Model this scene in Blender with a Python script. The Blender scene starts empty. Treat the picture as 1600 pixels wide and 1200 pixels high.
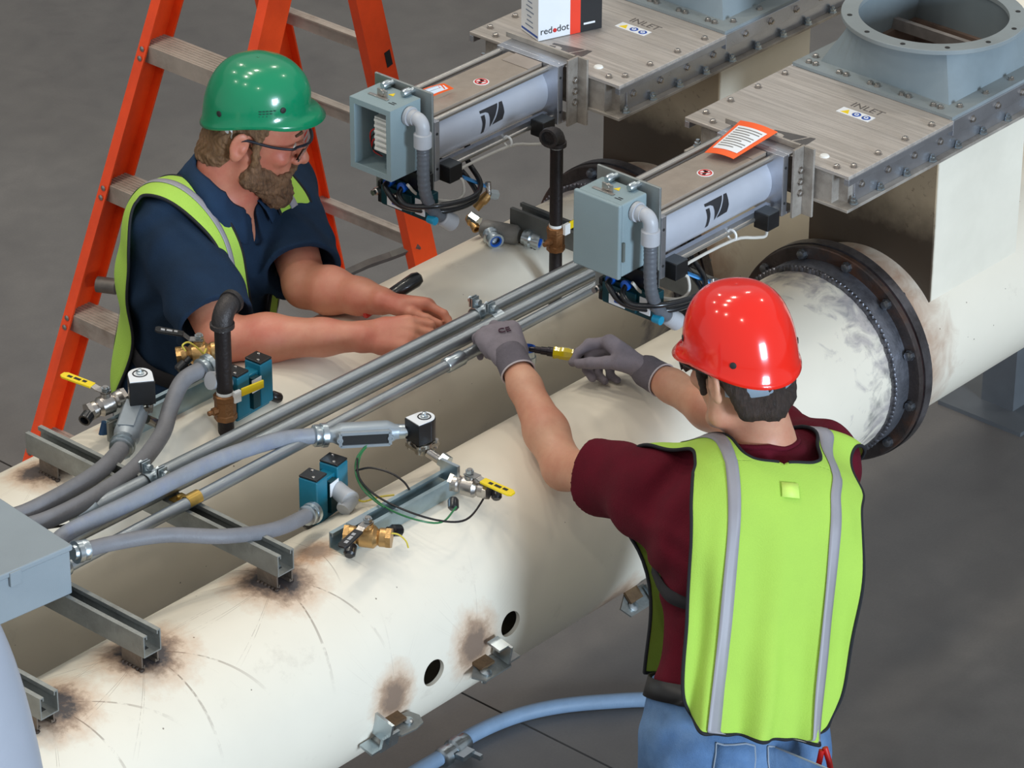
import bpy, bmesh, math, random
import numpy as np
from mathutils import Vector as V, Matrix as M
SC = bpy.context.scene
COL = SC.collection
random.seed(7)

def lin(c):
    return tuple(((x / 255) / 12.92 if x / 255 <= .04045 else ((x / 255 + .055) / 1.055) ** 2.4) for x in c)

# ---------------------------------------------------------------- camera
cam = bpy.data.cameras.new('camera')
cam.sensor_width = 36.0
cam.lens = 5910.0 / 1600 * 36.0
cam.clip_start = .1
co = bpy.data.objects.new('camera', cam)
COL.objects.link(co)
_p, _y, _r = math.radians(28.945), math.radians(48.4146), math.radians(.2009)
_fw = V((math.sin(_y) * math.cos(_p), math.cos(_y) * math.cos(_p), -math.sin(_p)))
_rt = V((math.cos(_y), -math.sin(_y), 0))
_up = _rt.cross(_fw)
_rt, _up = _rt * math.cos(_r) + _up * math.sin(_r), -_rt * math.sin(_r) + _up * math.cos(_r)
co.matrix_world = M(((_rt.x, _up.x, -_fw.x, -4.7), (_rt.y, _up.y, -_fw.y, -4.1669), (_rt.z, _up.z, -_fw.z, 4.8124), (0, 0, 0, 1)))
SC.camera = co

# ---------------------------------------------------------------- light of the hall
SC.view_settings.view_transform = 'Standard'
SC.view_settings.look = 'None'
SC.view_settings.gamma = 1.0
SC.view_settings.use_curve_mapping = False
SC.view_settings.exposure = 0.0
w = bpy.data.worlds.new('hall_ambient')
SC.world = w
w.use_nodes = True
w.node_tree.nodes['Background'].inputs[0].default_value = (.92, .96, 1, 1)
w.node_tree.nodes['Background'].inputs[1].default_value = .50

def area(name, loc, target, sx, sy, power, col, shape='RECTANGLE'):
    l = bpy.data.lights.new(name, 'AREA')
    l.shape = shape
    l.size, l.size_y = sx, sy
    l.energy = power
    l.color = col
    o = bpy.data.objects.new(name, l)
    COL.objects.link(o)
    o.location = loc
    o.rotation_euler = (V(target) - V(loc)).to_track_quat('-Z', 'Y').to_euler()
    return o

# daylight through the open loading door on the near side of the hall
area('loading_door_daylight', (-3.0, -15.0, 3.6), (.1, 0, 1.0), 3.4, 3.4, 2250, (.66, .82, 1.0))
# high bay lamps in rows under the roof
for i, (x, y) in enumerate([(-1.6, 1.8), (-.1, 1.9), (1.4, 2.0), (-4.5, .6), (-4.6, 3.6), (-1.2, 5.2), (2.2, 5.4), (4.6, 2.4), (4.4, -1.6), (-3.8, -3.4)]):
    area('high_bay_lamp', (x, y, 7.0), (x, y, 0), .42, .42, (41 if i < 3 else 29), (1.0, .93, .80), 'DISK')

# ---------------------------------------------------------------- materials
MATS = {}

def nodes_of(name):
    m = bpy.data.materials.new(name)
    m.use_nodes = True
    nt = m.node_tree
    return m, nt, nt.nodes['Principled BSDF']

def ramp_node(nt, stops):
    r = nt.nodes.new('ShaderNodeValToRGB')
    els = r.color_ramp.elements
    while len(els) < len(stops): els.new(.5)
    for e, (p, c) in zip(els, stops):
        e.position = p
        e.color = (c[0], c[1], c[2], 1) if len(c) == 3 else c
    return r

def noise(nt, vec, scale, detail=3, rough=.5, dist=0):
    n = nt.nodes.new('ShaderNodeTexNoise')
    n.inputs['Scale'].default_value = scale
    n.inputs['Detail'].default_value = detail
    n.inputs['Roughness'].default_value = rough
    n.inputs['Distortion'].default_value = dist
    if vec is not None: nt.links.new(vec, n.inputs['Vector'])
    return n

def mixc(nt, fac, a, b, mode='MIX'):
    n = nt.nodes.new('ShaderNodeMix')
    n.data_type = 'RGBA'
    n.blend_type = mode
    for sock, v in ((n.inputs['Factor'], fac), (n.inputs['A'], a), (n.inputs['B'], b)):
        pass
    ins = [s for s in n.inputs if s.enabled]
    for s, v in zip(ins, (fac, a, b)):
        if hasattr(v, 'is_linked') or isinstance(v, bpy.types.NodeSocket): nt.links.new(v, s)
        elif isinstance(v, (int, float)): s.default_value = v
        else: s.default_value = (v[0], v[1], v[2], 1)
    return [s for s in n.outputs if s.enabled][0]

def mth(nt, op, a, b=None, c=None, clamp=False):
    n = nt.nodes.new('ShaderNodeMath')
    n.operation = op
    n.use_clamp = clamp
    for s, v in zip(n.inputs, (a, b, c)):
        if v is None: continue
        if isinstance(v, bpy.types.NodeSocket): nt.links.new(v, s)
        else: s.default_value = v
    return n.outputs[0]

def mat(name, col, rough=.5, metal=0., var=.10, vs=14, bump=0., bs=120, dirt=None, dirt_amt=.5, ds=5, stretch=None, coat=0., spec=None, sss=0., rvar=.15):
    if name in MATS: return MATS[name]
    m, nt, b = nodes_of(name)
    col = lin(col)
    tc = nt.nodes.new('ShaderNodeTexCoord')
    vec = tc.outputs['Object']
    if stretch:
        mp = nt.nodes.new('ShaderNodeMapping')
        mp.inputs['Scale'].default_value = stretch
        nt.links.new(vec, mp.inputs['Vector'])
        vec = mp.outputs[0]
    n = noise(nt, vec, vs, 4, .6)
    lo = tuple(x * (1 - var) for x in col)
    hi = tuple(min(1, x * (1 + var)) for x in col)
    r = ramp_node(nt, [(.3, lo), (.7, hi)])
    nt.links.new(n.outputs['Fac'], r.inputs[0])
    c = r.outputs[0]
    if dirt:
        n2 = noise(nt, tc.outputs['Object'], ds, 6, .65)
        rr = ramp_node(nt, [(.48, (0, 0, 0)), (.72, (1, 1, 1))])
        nt.links.new(n2.outputs['Fac'], rr.inputs[0])
        f = mth(nt, 'MULTIPLY', rr.outputs[0], dirt_amt)
        c = mixc(nt, f, c, lin(dirt))
    nt.links.new(c, b.inputs['Base Color'])
    b.inputs['Metallic'].default_value = metal
    rn = mth(nt, 'MULTIPLY_ADD', n.outputs['Fac'], rvar, max(.02, rough - rvar / 2))
    nt.links.new(rn, b.inputs['Roughness'])
    if coat: 
        b.inputs['Coat Weight'].default_value = coat
        b.inputs['Coat Roughness'].default_value = .06
    if spec is not None: b.inputs['Specular IOR Level'].default_value = spec
    if sss:
        b.inputs['Subsurface Weight'].default_value = sss
        b.inputs['Subsurface Radius'].default_value = (.01, .004, .002)
        b.inputs['Subsurface Scale'].default_value = .4
    if bump:
        nb = noise(nt, vec, bs, 3, .6)
        bp = nt.nodes.new('ShaderNodeBump')
        bp.inputs['Strength'].default_value = bump
        bp.inputs['Distance'].default_value = .004
        nt.links.new(nb.outputs['Fac'], bp.inputs['Height'])
        nt.links.new(bp.outputs[0], b.inputs['Normal'])
    MATS[name] = m
    return m

galv = mat('galvanised', (172, 176, 178), .38, .85, .12, 30, .15, 200, (110, 112, 110), .35, 9)
galv_dull = mat('galvanised_dull', (150, 152, 148), .5, .7, .18, 18, .2, 150, (92, 90, 84), .5, 7)
zinc = mat('zinc', (190, 200, 205), .30, 1., .08, 40)
stainless = mat('stainless', (188, 182, 176), .3, 1., .1, 30, .1, 300)
stain_brush = mat('stainless_brushed', (186, 178, 170), .42, .35, .2, 9, .2, 30, (150, 138, 124), .35, 4, (14, .4, 8))
rod_steel = mat('rod_steel', (190, 186, 180), .3, .9, .04, 10)
alu = mat('aluminium_frame', (188, 190, 196), .3, .9, .08, 20, .08, 200)
alu_dirty = mat('aluminium_worn', (172, 164, 154), .5, .35, .15, 14, .2, 120, (84, 72, 62), .7, 9)
black_pl = mat('black_plastic', (20, 20, 22), .4, 0, .2, 40)
black_iron = mat('black_iron_pipe', (38, 32, 32), .45, .4, .25, 20, .25, 150)
iron_fit = mat('malleable_iron', (62, 58, 57), .5, .6, .2, 30, .4, 160)
brass = mat('brass', (188, 150, 98), .36, .85, .12, 30, .15, 120)
bronze = mat('bronze_casting', (140, 98, 62), .5, .7, .15, 40, .4, 160)
teal = mat('teal_paint', (20, 112, 136), .35, .1, .08, 30, coat=.2)
teal_dark = mat('dark_teal_paint', (10, 58, 66), .4, .1, .12, 30)
grey_box = mat('grey_enclosure_paint', (138, 156, 160), .5, 0, .04, 6, .15, 500)
grey_box2 = mat('light_grey_enclosure_paint', (140, 150, 156), .45, 0, .05, 5, .12, 500)
grey_paint = mat('grey_machine_paint', (132, 139, 140), .4, 0, .10, 5, .08, 60, (150, 164, 170), .4, 3)
rubber = mat('black_rubber', (22, 23, 26), .3, 0, .2, 30, coat=.2)
flex_gray = mat('grey_flex_conduit', (118, 118, 122), .55, 0, .08, 20, .3, 90)
flex_dark = mat('dark_flex_conduit', (92, 96, 102), .4, 0, .1, 20, .2, 90)
pvc_light = mat('light_grey_fitting', (176, 178, 182), .4, 0, .05, 20)
yellow = mat('yellow_vinyl', (240, 208, 20), .4, 0, .05, 20)
blue_pl = mat('blue_plastic', (20, 90, 190), .35, 0, .08, 20)
lblue = mat('light_blue_vinyl', (60, 140, 205), .4, 0, .05, 20)
white_lab = mat('white_label', (232, 234, 236), .5, 0, .02, 20)
white_pl = mat('white_plastic', (236, 236, 232), .45, 0, .03, 20)
ink = mat('black_ink', (24, 24, 26), .6, 0, .05, 20)
red_ink = mat('red_ink', (205, 30, 26), .55, 0, .05, 20)
blue_ink = mat('blue_ink', (40, 78, 160), .55, 0, .05, 20)
orange_card = mat('orange_card', (252, 96, 26), .5, 0, .04, 20)
ladder_or = mat('orange_fibreglass', (246, 76, 18), .42, 0, .08, 12, .1, 200, (180, 40, 14), .35, 5, coat=.1)
red_pl = mat('red_plastic', (196, 30, 24), .4, 0, .06, 20)
wire_g = mat('green_wire', (40, 110, 62), .45, 0, .05, 20)
wire_k = mat('black_wire', (26, 22, 24), .45, 0, .05, 20)
wire_y = mat('yellow_wire', (206, 186, 70), .5, 0, .05, 20)
wire_w = mat('white_cable', (205, 200, 190), .5, 0, .05, 20)
gold_zinc = mat('yellow_zinc', (196, 160, 84), .35, .85, .12, 40)
hose_m = mat('blue_grey_hose', (126, 150, 176), .55, 0, .08, 20, .15, 150)
burnt = mat('scorched_steel', (74, 62, 54), .6, .5, .35, 24, .5, 120, (34, 28, 26), .8, 14)
dark_in = mat('painted_hole_shade', (34, 34, 34), .8, 0, .1, 20)  # flat dark colour standing for the shade inside holes, slots and openings

# ---------------------------------------------------------------- mesh helpers
ORG = {}

def setp(o, label=None, cat=None, group=None, kind=None):
    if label: o['label'] = label
    if cat: o['category'] = cat
    if group: o['group'] = group
    if kind: o['kind'] = kind
    return o

def thing(name, label, cat, loc, group=None):
    o = bpy.data.objects.new(name, None)
    o.empty_display_size = .05
    COL.objects.link(o)
    o.location = loc
    ORG[o] = V(loc)
    return setp(o, label, cat, group)

def frame(d, ref=None):
    d = V(d).normalized()
    ref = V(ref) if ref is not None else (V((0, 0, 1)) if abs(d.z) < .9 else V((1, 0, 0)))
    u = ref - d * ref.dot(d)
    u.normalize()
    return u, d.cross(u), d

def smooth_path(pts, sub=6):
    P_ = [np.array(p, float) for p in pts]
    P_ = [2 * P_[0] - P_[1]] + P_ + [2 * P_[-1] - P_[-2]]
    out = []
    for i in range(1, len(P_) - 2):
        a, b, c, d = P_[i - 1:i + 3]
        for k in range(sub):
            t = k / sub
            out.append(.5 * ((2 * b) + (c - a) * t + (2 * a - 5 * b + 4 * c - d) * t * t + (3 * b - a - 3 * c + d) * t ** 3))
    out.append(P_[-2])
    return [V(p) for p in out]

class MB:
    def __init__(s):
        s.v, s.f = [], []

    def add(s, vs, fs):
        n = len(s.v)
        s.v += [V(x) for x in vs]
        s.f += [tuple(i + n for i in f) for f in fs]
        return s

    def obox(s, c, ax, ay, az):
        c, ax, ay, az = V(c), V(ax), V(ay), V(az)
        vs = [c + ax * i + ay * j + az * k for k in (-1, 1) for j in (-1, 1) for i in (-1, 1)]
        fs = [(0, 2, 3, 1), (4, 5, 7, 6), (0, 1, 5, 4), (2, 6, 7, 3), (0, 4, 6, 2), (1, 3, 7, 5)]
        if ax.cross(ay).dot(az) < 0: fs = [f[::-1] for f in fs]
        return s.add(vs, fs)

    def box(s, lo, hi):
        lo, hi = V(lo), V(hi)
        c, h = (lo + hi) / 2, (hi - lo) / 2
        return s.obox(c, (h.x, 0, 0), (0, h.y, 0), (0, 0, h.z))

    def ring_loft(s, rings, caps=True, close=True):
        n = len(rings[0])
        vs = [p for r in rings for p in r]
        fs = []
        for i in range(len(rings) - 1):
            for j in range(n if close else n - 1):
                k = (j + 1) % n
                fs.append((i * n + j, i * n + k, (i + 1) * n + k, (i + 1) * n + j))
        if caps and close:
            fs.append(tuple(range(n))[::-1])
            fs.append(tuple((len(rings) - 1) * n + j for j in range(n)))
        return s.add(vs, fs)

    def lathe(s, p0, d, prof, n=20, caps=True):
        u, v, d = frame(d)
        p0 = V(p0)
        rings = [[p0 + d * t + (u * math.cos(2 * math.pi * j / n) + v * math.sin(2 * math.pi * j / n)) * max(r, 1e-5) for j in range(n)] for t, r in prof]
        return s.ring_loft(rings, caps)

    def cyl(s, p0, p1, r, r1=None, n=16):
        d = V(p1) - V(p0)
        return s.lathe(p0, d, [(0, r), (d.length, r if r1 is None else r1)], n)

    def hexa(s, p0, p1, r):
        return s.cyl(p0, p1, r, n=6)

    def tube(s, pts, r, n=10, caps=True, sub=0):
        pts = smooth_path(pts, sub) if sub else [V(p) for p in pts]
        rings = []
        u = None
        for i, p in enumerate(pts):
            d = (pts[min(i + 1, len(pts) - 1)] - pts[max(i - 1, 0)]).normalized()
            if u is None: u = frame(d)[0]
            u = (u - d * u.dot(d)).normalized()
            v = d.cross(u)
            rr = r[min(i, len(r) - 1)] if isinstance(r, (list, tuple)) else r
            rings.append([p + (u * math.cos(2 * math.pi * j / n) + v * math.sin(2 * math.pi * j / n)) * rr for j in range(n)])
        return s.ring_loft(rings, caps)

    def prism(s, poly, o, ux, uy, h):
        o, ux, uy, h = V(o), V(ux), V(uy), V(h)
        a = [o + ux * x + uy * y for x, y in poly]
        if sum(p[0] * q[1] - q[0] * p[1] for p, q in zip(poly, poly[1:] + poly[:1])) * ux.cross(uy).dot(h) < 0: a = a[::-1]
        return s.ring_loft([a, [p + h for p in a]])

    def ball(s, c, r, n=14, m=8, axes=None):
        ax = axes or ((1, 0, 0), (0, 1, 0), (0, 0, 1))
        rr = r if isinstance(r, (tuple, list)) else (r, r, r)
        a, b, d = (V(ax[i]).normalized() * rr[i] for i in range(3))
        c = V(c)
        rings = []
        for i in range(m + 1):
            t = -math.pi / 2 + math.pi * i / m
            q = max(math.cos(t), 1e-3)
            rings.append([c + a * (q * math.cos(2 * math.pi * j / n)) + b * (q * math.sin(2 * math.pi * j / n)) + d * math.sin(t) for j in range(n)])
        return s.ring_loft(rings)

    def torus(s, c, d, R, r, n=28, m=8):
        u, v, d = frame(d)
        c = V(c)
        pts = []
        fs = []
        for i in range(n):
            a = 2 * math.pi * i / n
            e = u * math.cos(a) + v * math.sin(a)
            for j in range(m):
                b = 2 * math.pi * j / m
                pts.append(c + e * (R + r * math.cos(b)) + d * (r * math.sin(b)))
        for i in range(n):
            for j in range(m):
                fs.append((i * m + j, ((i + 1) % n) * m + j, ((i + 1) % n) * m + (j + 1) % m, i * m + (j + 1) % m))
        return s.add(pts, fs)

    def build(s, name, m, parent=None, ang=40, bev=0., label=None, loc=None):
        org = ORG[parent] if parent else V(loc if loc is not None else (0, 0, 0))
        me = bpy.data.meshes.new(name)
        me.from_pydata([p - org for p in s.v], [], s.f)
        me.materials.append(m)
        me.polygons.foreach_set('use_smooth', [True] * len(me.polygons))
        me.set_sharp_from_angle(angle=math.radians(ang))
        o = bpy.data.objects.new(name, me)
        COL.objects.link(o)
        if parent: o.parent = parent
        else: o.location = org
        ORG[o] = org
        if bev:
            b = o.modifiers.new('bevel', 'BEVEL')
            b.width = bev
            b.segments = 2
            b.limit_method = 'ANGLE'
            b.angle_limit = math.radians(50)
            b.harden_normals = True
        if label: o['label'] = label
        return o

def inst(name, src, parent, loc, rot=None):
    o = bpy.data.objects.new(name, src.data if hasattr(src, 'data') else src)
    COL.objects.link(o)
    o.parent = parent
    o.location = V(loc) - ORG[parent]
    if rot is not None: o.rotation_euler = rot
    ORG[o] = V(loc)
    return o

def meshdata(mb, name, m):
    me = bpy.data.meshes.new(name)
    me.from_pydata([tuple(p) for p in mb.v], [], mb.f)
    me.materials.append(m)
    me.polygons.foreach_set('use_smooth', [True] * len(me.polygons))
    me.set_sharp_from_angle(angle=math.radians(35))
    return me

def text(name, body, size, o, ux, uy, m, parent, depth=.0004):
    """Flat lettering, turned into a mesh, lying on a surface at o (its middle), reading along ux."""
    cu = bpy.data.curves.new(name, 'FONT')
    cu.body = body
    cu.size = size
    cu.align_x = 'CENTER'
    cu.align_y = 'CENTER'
    cu.extrude = depth / 2
    t = bpy.data.objects.new(name, cu)
    COL.objects.link(t)
    bpy.context.view_layer.update()
    me = bpy.data.meshes.new_from_object(t.evaluated_get(bpy.context.evaluated_depsgraph_get()))
    bpy.data.objects.remove(t)
    ux = V(ux).normalized()
    uy = V(uy)
    uy = (uy - ux * uy.dot(ux)).normalized()
    uz = ux.cross(uy)
    o = V(o) + uz * (depth * .8)
    R_ = M(((ux.x, uy.x, uz.x, o.x), (ux.y, uy.y, uz.y, o.y), (ux.z, uy.z, uz.z, o.z), (0, 0, 0, 1)))
    me.transform(M.Translation(-ORG[parent]) @ R_)
    me.materials.clear()
    me.materials.append(m)
    ob = bpy.data.objects.new(name, me)
    COL.objects.link(ob)
    ob.parent = parent
    ORG[ob] = ORG[parent]
    return ob

# ---------------------------------------------------------------- floor
def floor_mat():
    m, nt, b = nodes_of('concrete_floor')
    tc = nt.nodes.new('ShaderNodeTexCoord').outputs['Object']
    big = noise(nt, tc, .9, 5, .6)
    fine = noise(nt, tc, 160, 2, .7)
    mid = noise(nt, tc, 7, 5, .65, .3)
    r = ramp_node(nt, [(.25, lin((96, 92, 90))), (.55, lin((116, 112, 108))), (.8, lin((134, 129, 124)))])
    nt.links.new(mth(nt, 'MULTIPLY_ADD', big.outputs['Fac'], .55, mth(nt, 'MULTIPLY', mid.outputs['Fac'], .45)), r.inputs[0])
    c = mixc(nt, mth(nt, 'MULTIPLY', fine.outputs['Fac'], .35), r.outputs[0], lin((70, 66, 64)))
    nt.links.new(c, b.inputs['Base Color'])
    rr = mth(nt, 'MULTIPLY_ADD', mid.outputs['Fac'], .3, .28)
    nt.links.new(rr, b.inputs['Roughness'])
    bp = nt.nodes.new('ShaderNodeBump')
    bp.inputs['Strength'].default_value = .15
    nt.links.new(mid.outputs['Fac'], bp.inputs['Height'])
    nt.links.new(bp.outputs[0], b.inputs['Normal'])
    return m
FLOOR = floor_mat()
fl = MB().box((-9, -12, -.3), (14, 14, -.06)).build('floor', FLOOR)
fl['kind'] = 'structure'
g = .003
xs, ys = [-9, -3.6, .64, 14], [-12, -6.2, -1.62, 14]
for i in range(len(xs) - 1):
    for j in range(len(ys) - 1):
        MB().box((xs[i] + g, ys[j] + g, -.058), (xs[i + 1] - g, ys[j + 1] - g, 0)).build('slab', FLOOR, fl)

wall_m = mat('hall_wall_paint', (150, 150, 146), .8, 0, .08, 2)
for nm, lo_, hi_ in (('wall_back', (-9, 14, -.3), (14.2, 14.2, 8)), ('wall_right', (14, -12, -.3), (14.2, 14, 8))):
    MB().box(lo_, hi_).build(nm, wall_m)['kind'] = 'structure'

# ---------------------------------------------------------------- painted pipe material with scorch marks
def pipe_mat(name, burns, flange_x, tint=(232, 223, 205)):
    m, nt, b = nodes_of(name)
    tc = nt.nodes.new('ShaderNodeTexCoord').outputs['Object']
    base = noise(nt, tc, 3.5, 5, .6)
    r = ramp_node(nt, [(.3, lin(tuple(x - 7 for x in tint))), (.7, lin(tint))])
    nt.links.new(base.outputs['Fac'], r.inputs[0])
    c = r.outputs[0]
    # faint grime and small specks left by handling
    gr = noise(nt, tc, 11, 6, .7)
    gf = ramp_node(nt, [(.62, (0, 0, 0)), (.80, (1, 1, 1))])
    nt.links.new(gr.outputs['Fac'], gf.inputs[0])
    c = mixc(nt, mth(nt, 'MULTIPLY', gf.outputs[0], .28), c, lin((140, 122, 104)))
    sp = nt.nodes.new('ShaderNodeTexVoronoi')
    sp.inputs['Scale'].default_value = 26
    nt.links.new(tc, sp.inputs['Vector'])
    spf = mth(nt, 'LESS_THAN', sp.outputs['Distance'], .045)
    spm = noise(nt, tc, 6, 2)
    c = mixc(nt, mth(nt, 'MULTIPLY', mth(nt, 'MULTIPLY', spf, mth(nt, 'GREATER_THAN', spm.outputs['Fac'], .52)), .75), c, lin((86, 66, 50)))
    wob = noise(nt, tc, 34, 4, .65)
    wob2 = noise(nt, tc, 120, 3, .7)
    wv = mth(nt, 'ADD', mth(nt, 'MULTIPLY', wob.outputs['Fac'], .75), mth(nt, 'MULTIPLY', wob2.outputs['Fac'], .25))
    sep = nt.nodes.new('ShaderNodeSeparateXYZ')
    nt.links.new(tc, sep.inputs[0])
    for bx, by, bz, rad, dark, streak, el in burns:
        sub = nt.nodes.new('ShaderNodeVectorMath')
        sub.operation = 'SUBTRACT'
        nt.links.new(tc, sub.inputs[0])
        sub.inputs[1].default_value = (bx, by, bz)
        sc = nt.nodes.new('ShaderNodeVectorMath')
        sc.operation = 'MULTIPLY'
        nt.links.new(sub.outputs[0], sc.inputs[0])
        sc.inputs[1].default_value = (1 / el[0], 1 / el[1], 1 / el[2])
        ln = nt.nodes.new('ShaderNodeVectorMath')
        ln.operation = 'LENGTH'
        nt.links.new(sc.outputs[0], ln.inputs[0])
        d = mth(nt, 'DIVIDE', ln.outputs['Value'], rad)
        dn = mth(nt, 'ADD', d, mth(nt, 'MULTIPLY_ADD', wv, 1.5, -.75))
        rb = ramp_node(nt, [(.45, (1, 1, 1)), (1.0, (0, 0, 0))])
        nt.links.new(mth(nt, 'MULTIPLY', dn, .55), rb.inputs[0])
        c = mixc(nt, mth(nt, 'MULTIPLY', rb.outputs[0], .62), c, lin((188, 128, 74)))
        rs = ramp_node(nt, [(.30, (1, 1, 1)), (.66, (0, 0, 0))])
        nt.links.new(mth(nt, 'MULTIPLY', dn, .55), rs.inputs[0])
        c = mixc(nt, mth(nt, 'MULTIPLY', rs.outputs[0], dark), c, lin((58, 55, 58)))
        if streak:
            sv = nt.nodes.new('ShaderNodeSeparateXYZ')
            nt.links.new(sub.outputs[0], sv.inputs[0])
            ang = mth(nt, 'ARCTAN2', sv.outputs['Y' if bz > 1.1 else 'Z'], sv.outputs['X'])
            ns = noise(nt, None, 1.0, 1, .5)
            ns.noise_dimensions = '1D'
            # spatter lines bend a little as they run outwards
            nt.links.new(mth(nt, 'ADD', mth(nt, 'MULTIPLY_ADD', ang, 7.0, 11.3 + 5 * bx), mth(nt, 'MULTIPLY', d, .28)), ns.inputs['W'])
            rk = ramp_node(nt, [(.655, (0, 0, 0)), (.672, (1, 1, 1)), (.69, (1, 1, 1)), (.705, (0, 0, 0))])
            nt.links.new(ns.outputs['Fac'], rk.inputs[0])
            fo = ramp_node(nt, [(.1, (1, 1, 1)), (1.0, (0, 0, 0))])
            nt.links.new(mth(nt, 'MULTIPLY', d, .26), fo.inputs[0])
            brk = ramp_node(nt, [(.42, (0, 0, 0)), (.52, (1, 1, 1))])
            nt.links.new(wob.outputs['Fac'], brk.inputs[0])
            c = mixc(nt, mth(nt, 'MULTIPLY', mth(nt, 'MULTIPLY', mth(nt, 'MULTIPLY', rk.outputs[0], fo.outputs[0]), brk.outputs[0]), streak), c, lin((92, 62, 42)))
    # heat tint and scraped paint beside the flange weld
    x = sep.outputs['X']
    hn = noise(nt, tc, 16, 5, .6, .8)
    u = mth(nt, 'ADD', mth(nt, 'SUBTRACT', flange_x, x), mth(nt, 'MULTIPLY_ADD', hn.outputs['Fac'], .5, -.25))
    rl = ramp_node(nt, [(.04, (1, 1, 1)), (.13, (0, 0, 0))])
    nt.links.new(u, rl.inputs[0])
    left = mth(nt, 'MULTIPLY', mth(nt, 'LESS_THAN', x, flange_x), mth(nt, 'MULTIPLY', rl.outputs[0], .8))
    hn2 = noise(nt, tc, 9, 4, .6, 1.5)
    rh = ramp_node(nt, [(.35, lin((70, 72, 80))), (.5, lin((170, 160, 158))), (.66, lin((108, 108, 118)))])
    nt.links.new(hn2.outputs['Fac'], rh.inputs[0])
    c = mixc(nt, left, c, rh.outputs[0])
    u2 = mth(nt, 'ADD', mth(nt, 'SUBTRACT', x, flange_x), mth(nt, 'MULTIPLY_ADD', hn.outputs['Fac'], .22, -.11))
    rl2 = ramp_node(nt, [(.05, (1, 1, 1)), (.19, (0, 0, 0))])
    nt.links.new(u2, rl2.inputs[0])
    right = mth(nt, 'MULTIPLY', mth(nt, 'GREATER_THAN', x, flange_x), mth(nt, 'MULTIPLY', rl2.outputs[0], .8))
    c = mixc(nt, right, c, lin((150, 98, 62)))
    nt.links.new(c, b.inputs['Base Color'])
    b.inputs['Roughness'].default_value = .42
    b.inputs['Specular IOR Level'].default_value = .35
    bp = nt.nodes.new('ShaderNodeBump')
    bp.inputs['Strength'].default_value = .06
    bp.inputs['Distance'].default_value = .003
    nt.links.new(base.outputs['Fac'], bp.inputs['Height'])
    nt.links.new(bp.outputs[0], b.inputs['Normal'])
    return m

def riser_mat(name, x0):
    m, nt, b = nodes_of(name)
    tc = nt.nodes.new('ShaderNodeTexCoord').outputs['Object']
    sep = nt.nodes.new('ShaderNodeSeparateXYZ')
    nt.links.new(tc, sep.inputs[0])
    n1 = noise(nt, tc, 5, 5, .65)
    n2 = noise(nt, tc, 60, 3, .7)
    r = ramp_node(nt, [(.3, lin((224, 216, 198))), (.7, lin((236, 228, 210)))])
    nt.links.new(n1.outputs['Fac'], r.inputs[0])
    # brown shade painted on the face towards the flange, plus scorching and rust specks
    u = mth(nt, 'ADD', mth(nt, 'SUBTRACT', sep.outputs['X'], x0), mth(nt, 'MULTIPLY_ADD', n1.outputs['Fac'], .006, -.003))
    f = ramp_node(nt, [(.004, (1, 1, 1)), (.009, (0, 0, 0))])
    nt.links.new(u, f.inputs[0])
    c = mixc(nt, mth(nt, 'MULTIPLY', f.outputs[0], .76), r.outputs[0], lin((136, 106, 62)))
    zz = mth(nt, 'ADD', mth(nt, 'SUBTRACT', sep.outputs['Z'], 1.27), mth(nt, 'MULTIPLY_ADD', n1.outputs['Fac'], .16, -.08))
    fz = ramp_node(nt, [(.0, (1, 1, 1)), (.10, (0, 0, 0))])
    nt.links.new(zz, fz.inputs[0])
    c = mixc(nt, mth(nt, 'MULTIPLY', mth(nt, 'MULTIPLY', f.outputs[0], fz.outputs[0]), .9), c, lin((40, 28, 20)))
    ft = ramp_node(nt, [(.60, (0, 0, 0)), (.72, (1, 1, 1))])
    nt.links.new(n2.outputs['Fac'], ft.inputs[0])
    c = mixc(nt, mth(nt, 'MULTIPLY', mth(nt, 'MULTIPLY', ft.outputs[0], f.outputs[0]), .5), c, lin((60, 40, 24)))
    nt.links.new(c, b.inputs['Base Color'])
    b.inputs['Roughness'].default_value = .5
    return m

def cut(o, cutters):
    for k in cutters:
        md = o.modifiers.new('cut', 'BOOLEAN')
        md.operation = 'DIFFERENCE'
        md.solver = 'EXACT'
        md.object = k
    bpy.context.view_layer.update()
    me = bpy.data.meshes.new_from_object(o.evaluated_get(bpy.context.evaluated_depsgraph_get()))
    o.modifiers.clear()
    o.data = me
    me.set_sharp_from_angle(angle=math.radians(40))
    for k in cutters: bpy.data.objects.remove(k)

burn_front = [(-1.20, 0, 1.205, .064, .97, .8, (1, 1, 1)), (-.975, 0, 1.205, .064, .97, .9, (1, 1, 1)), (-.65, 0, 1.205, .064, .97, .9, (1, 1, 1)),
              (-.53, .01, 1.205, .026, .5, .8, (1.3, 1, 1)), (-.555, -.204, .99, .038, .62, .25, (1, 1, 1.2)), (-.335, -.204, 1.0, .042, .66, .25, (1, 1, 1.2)),
              (.12, -.15, .86, .05, .5, 0, (1, 1, 1))]
burn_back = [(-.675, .60, 1.205, .045, .9, .5, (1, 1, 1)), (-.46, .63, 1.2, .022, .5, .4, (1, 1, 1)), (-.36, .58, 1.205, .02, .3, 0, (1.3, 1, 1)), (.70, .6, 1.2, .03, .5, .2, (1, 1, 1))]

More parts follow.
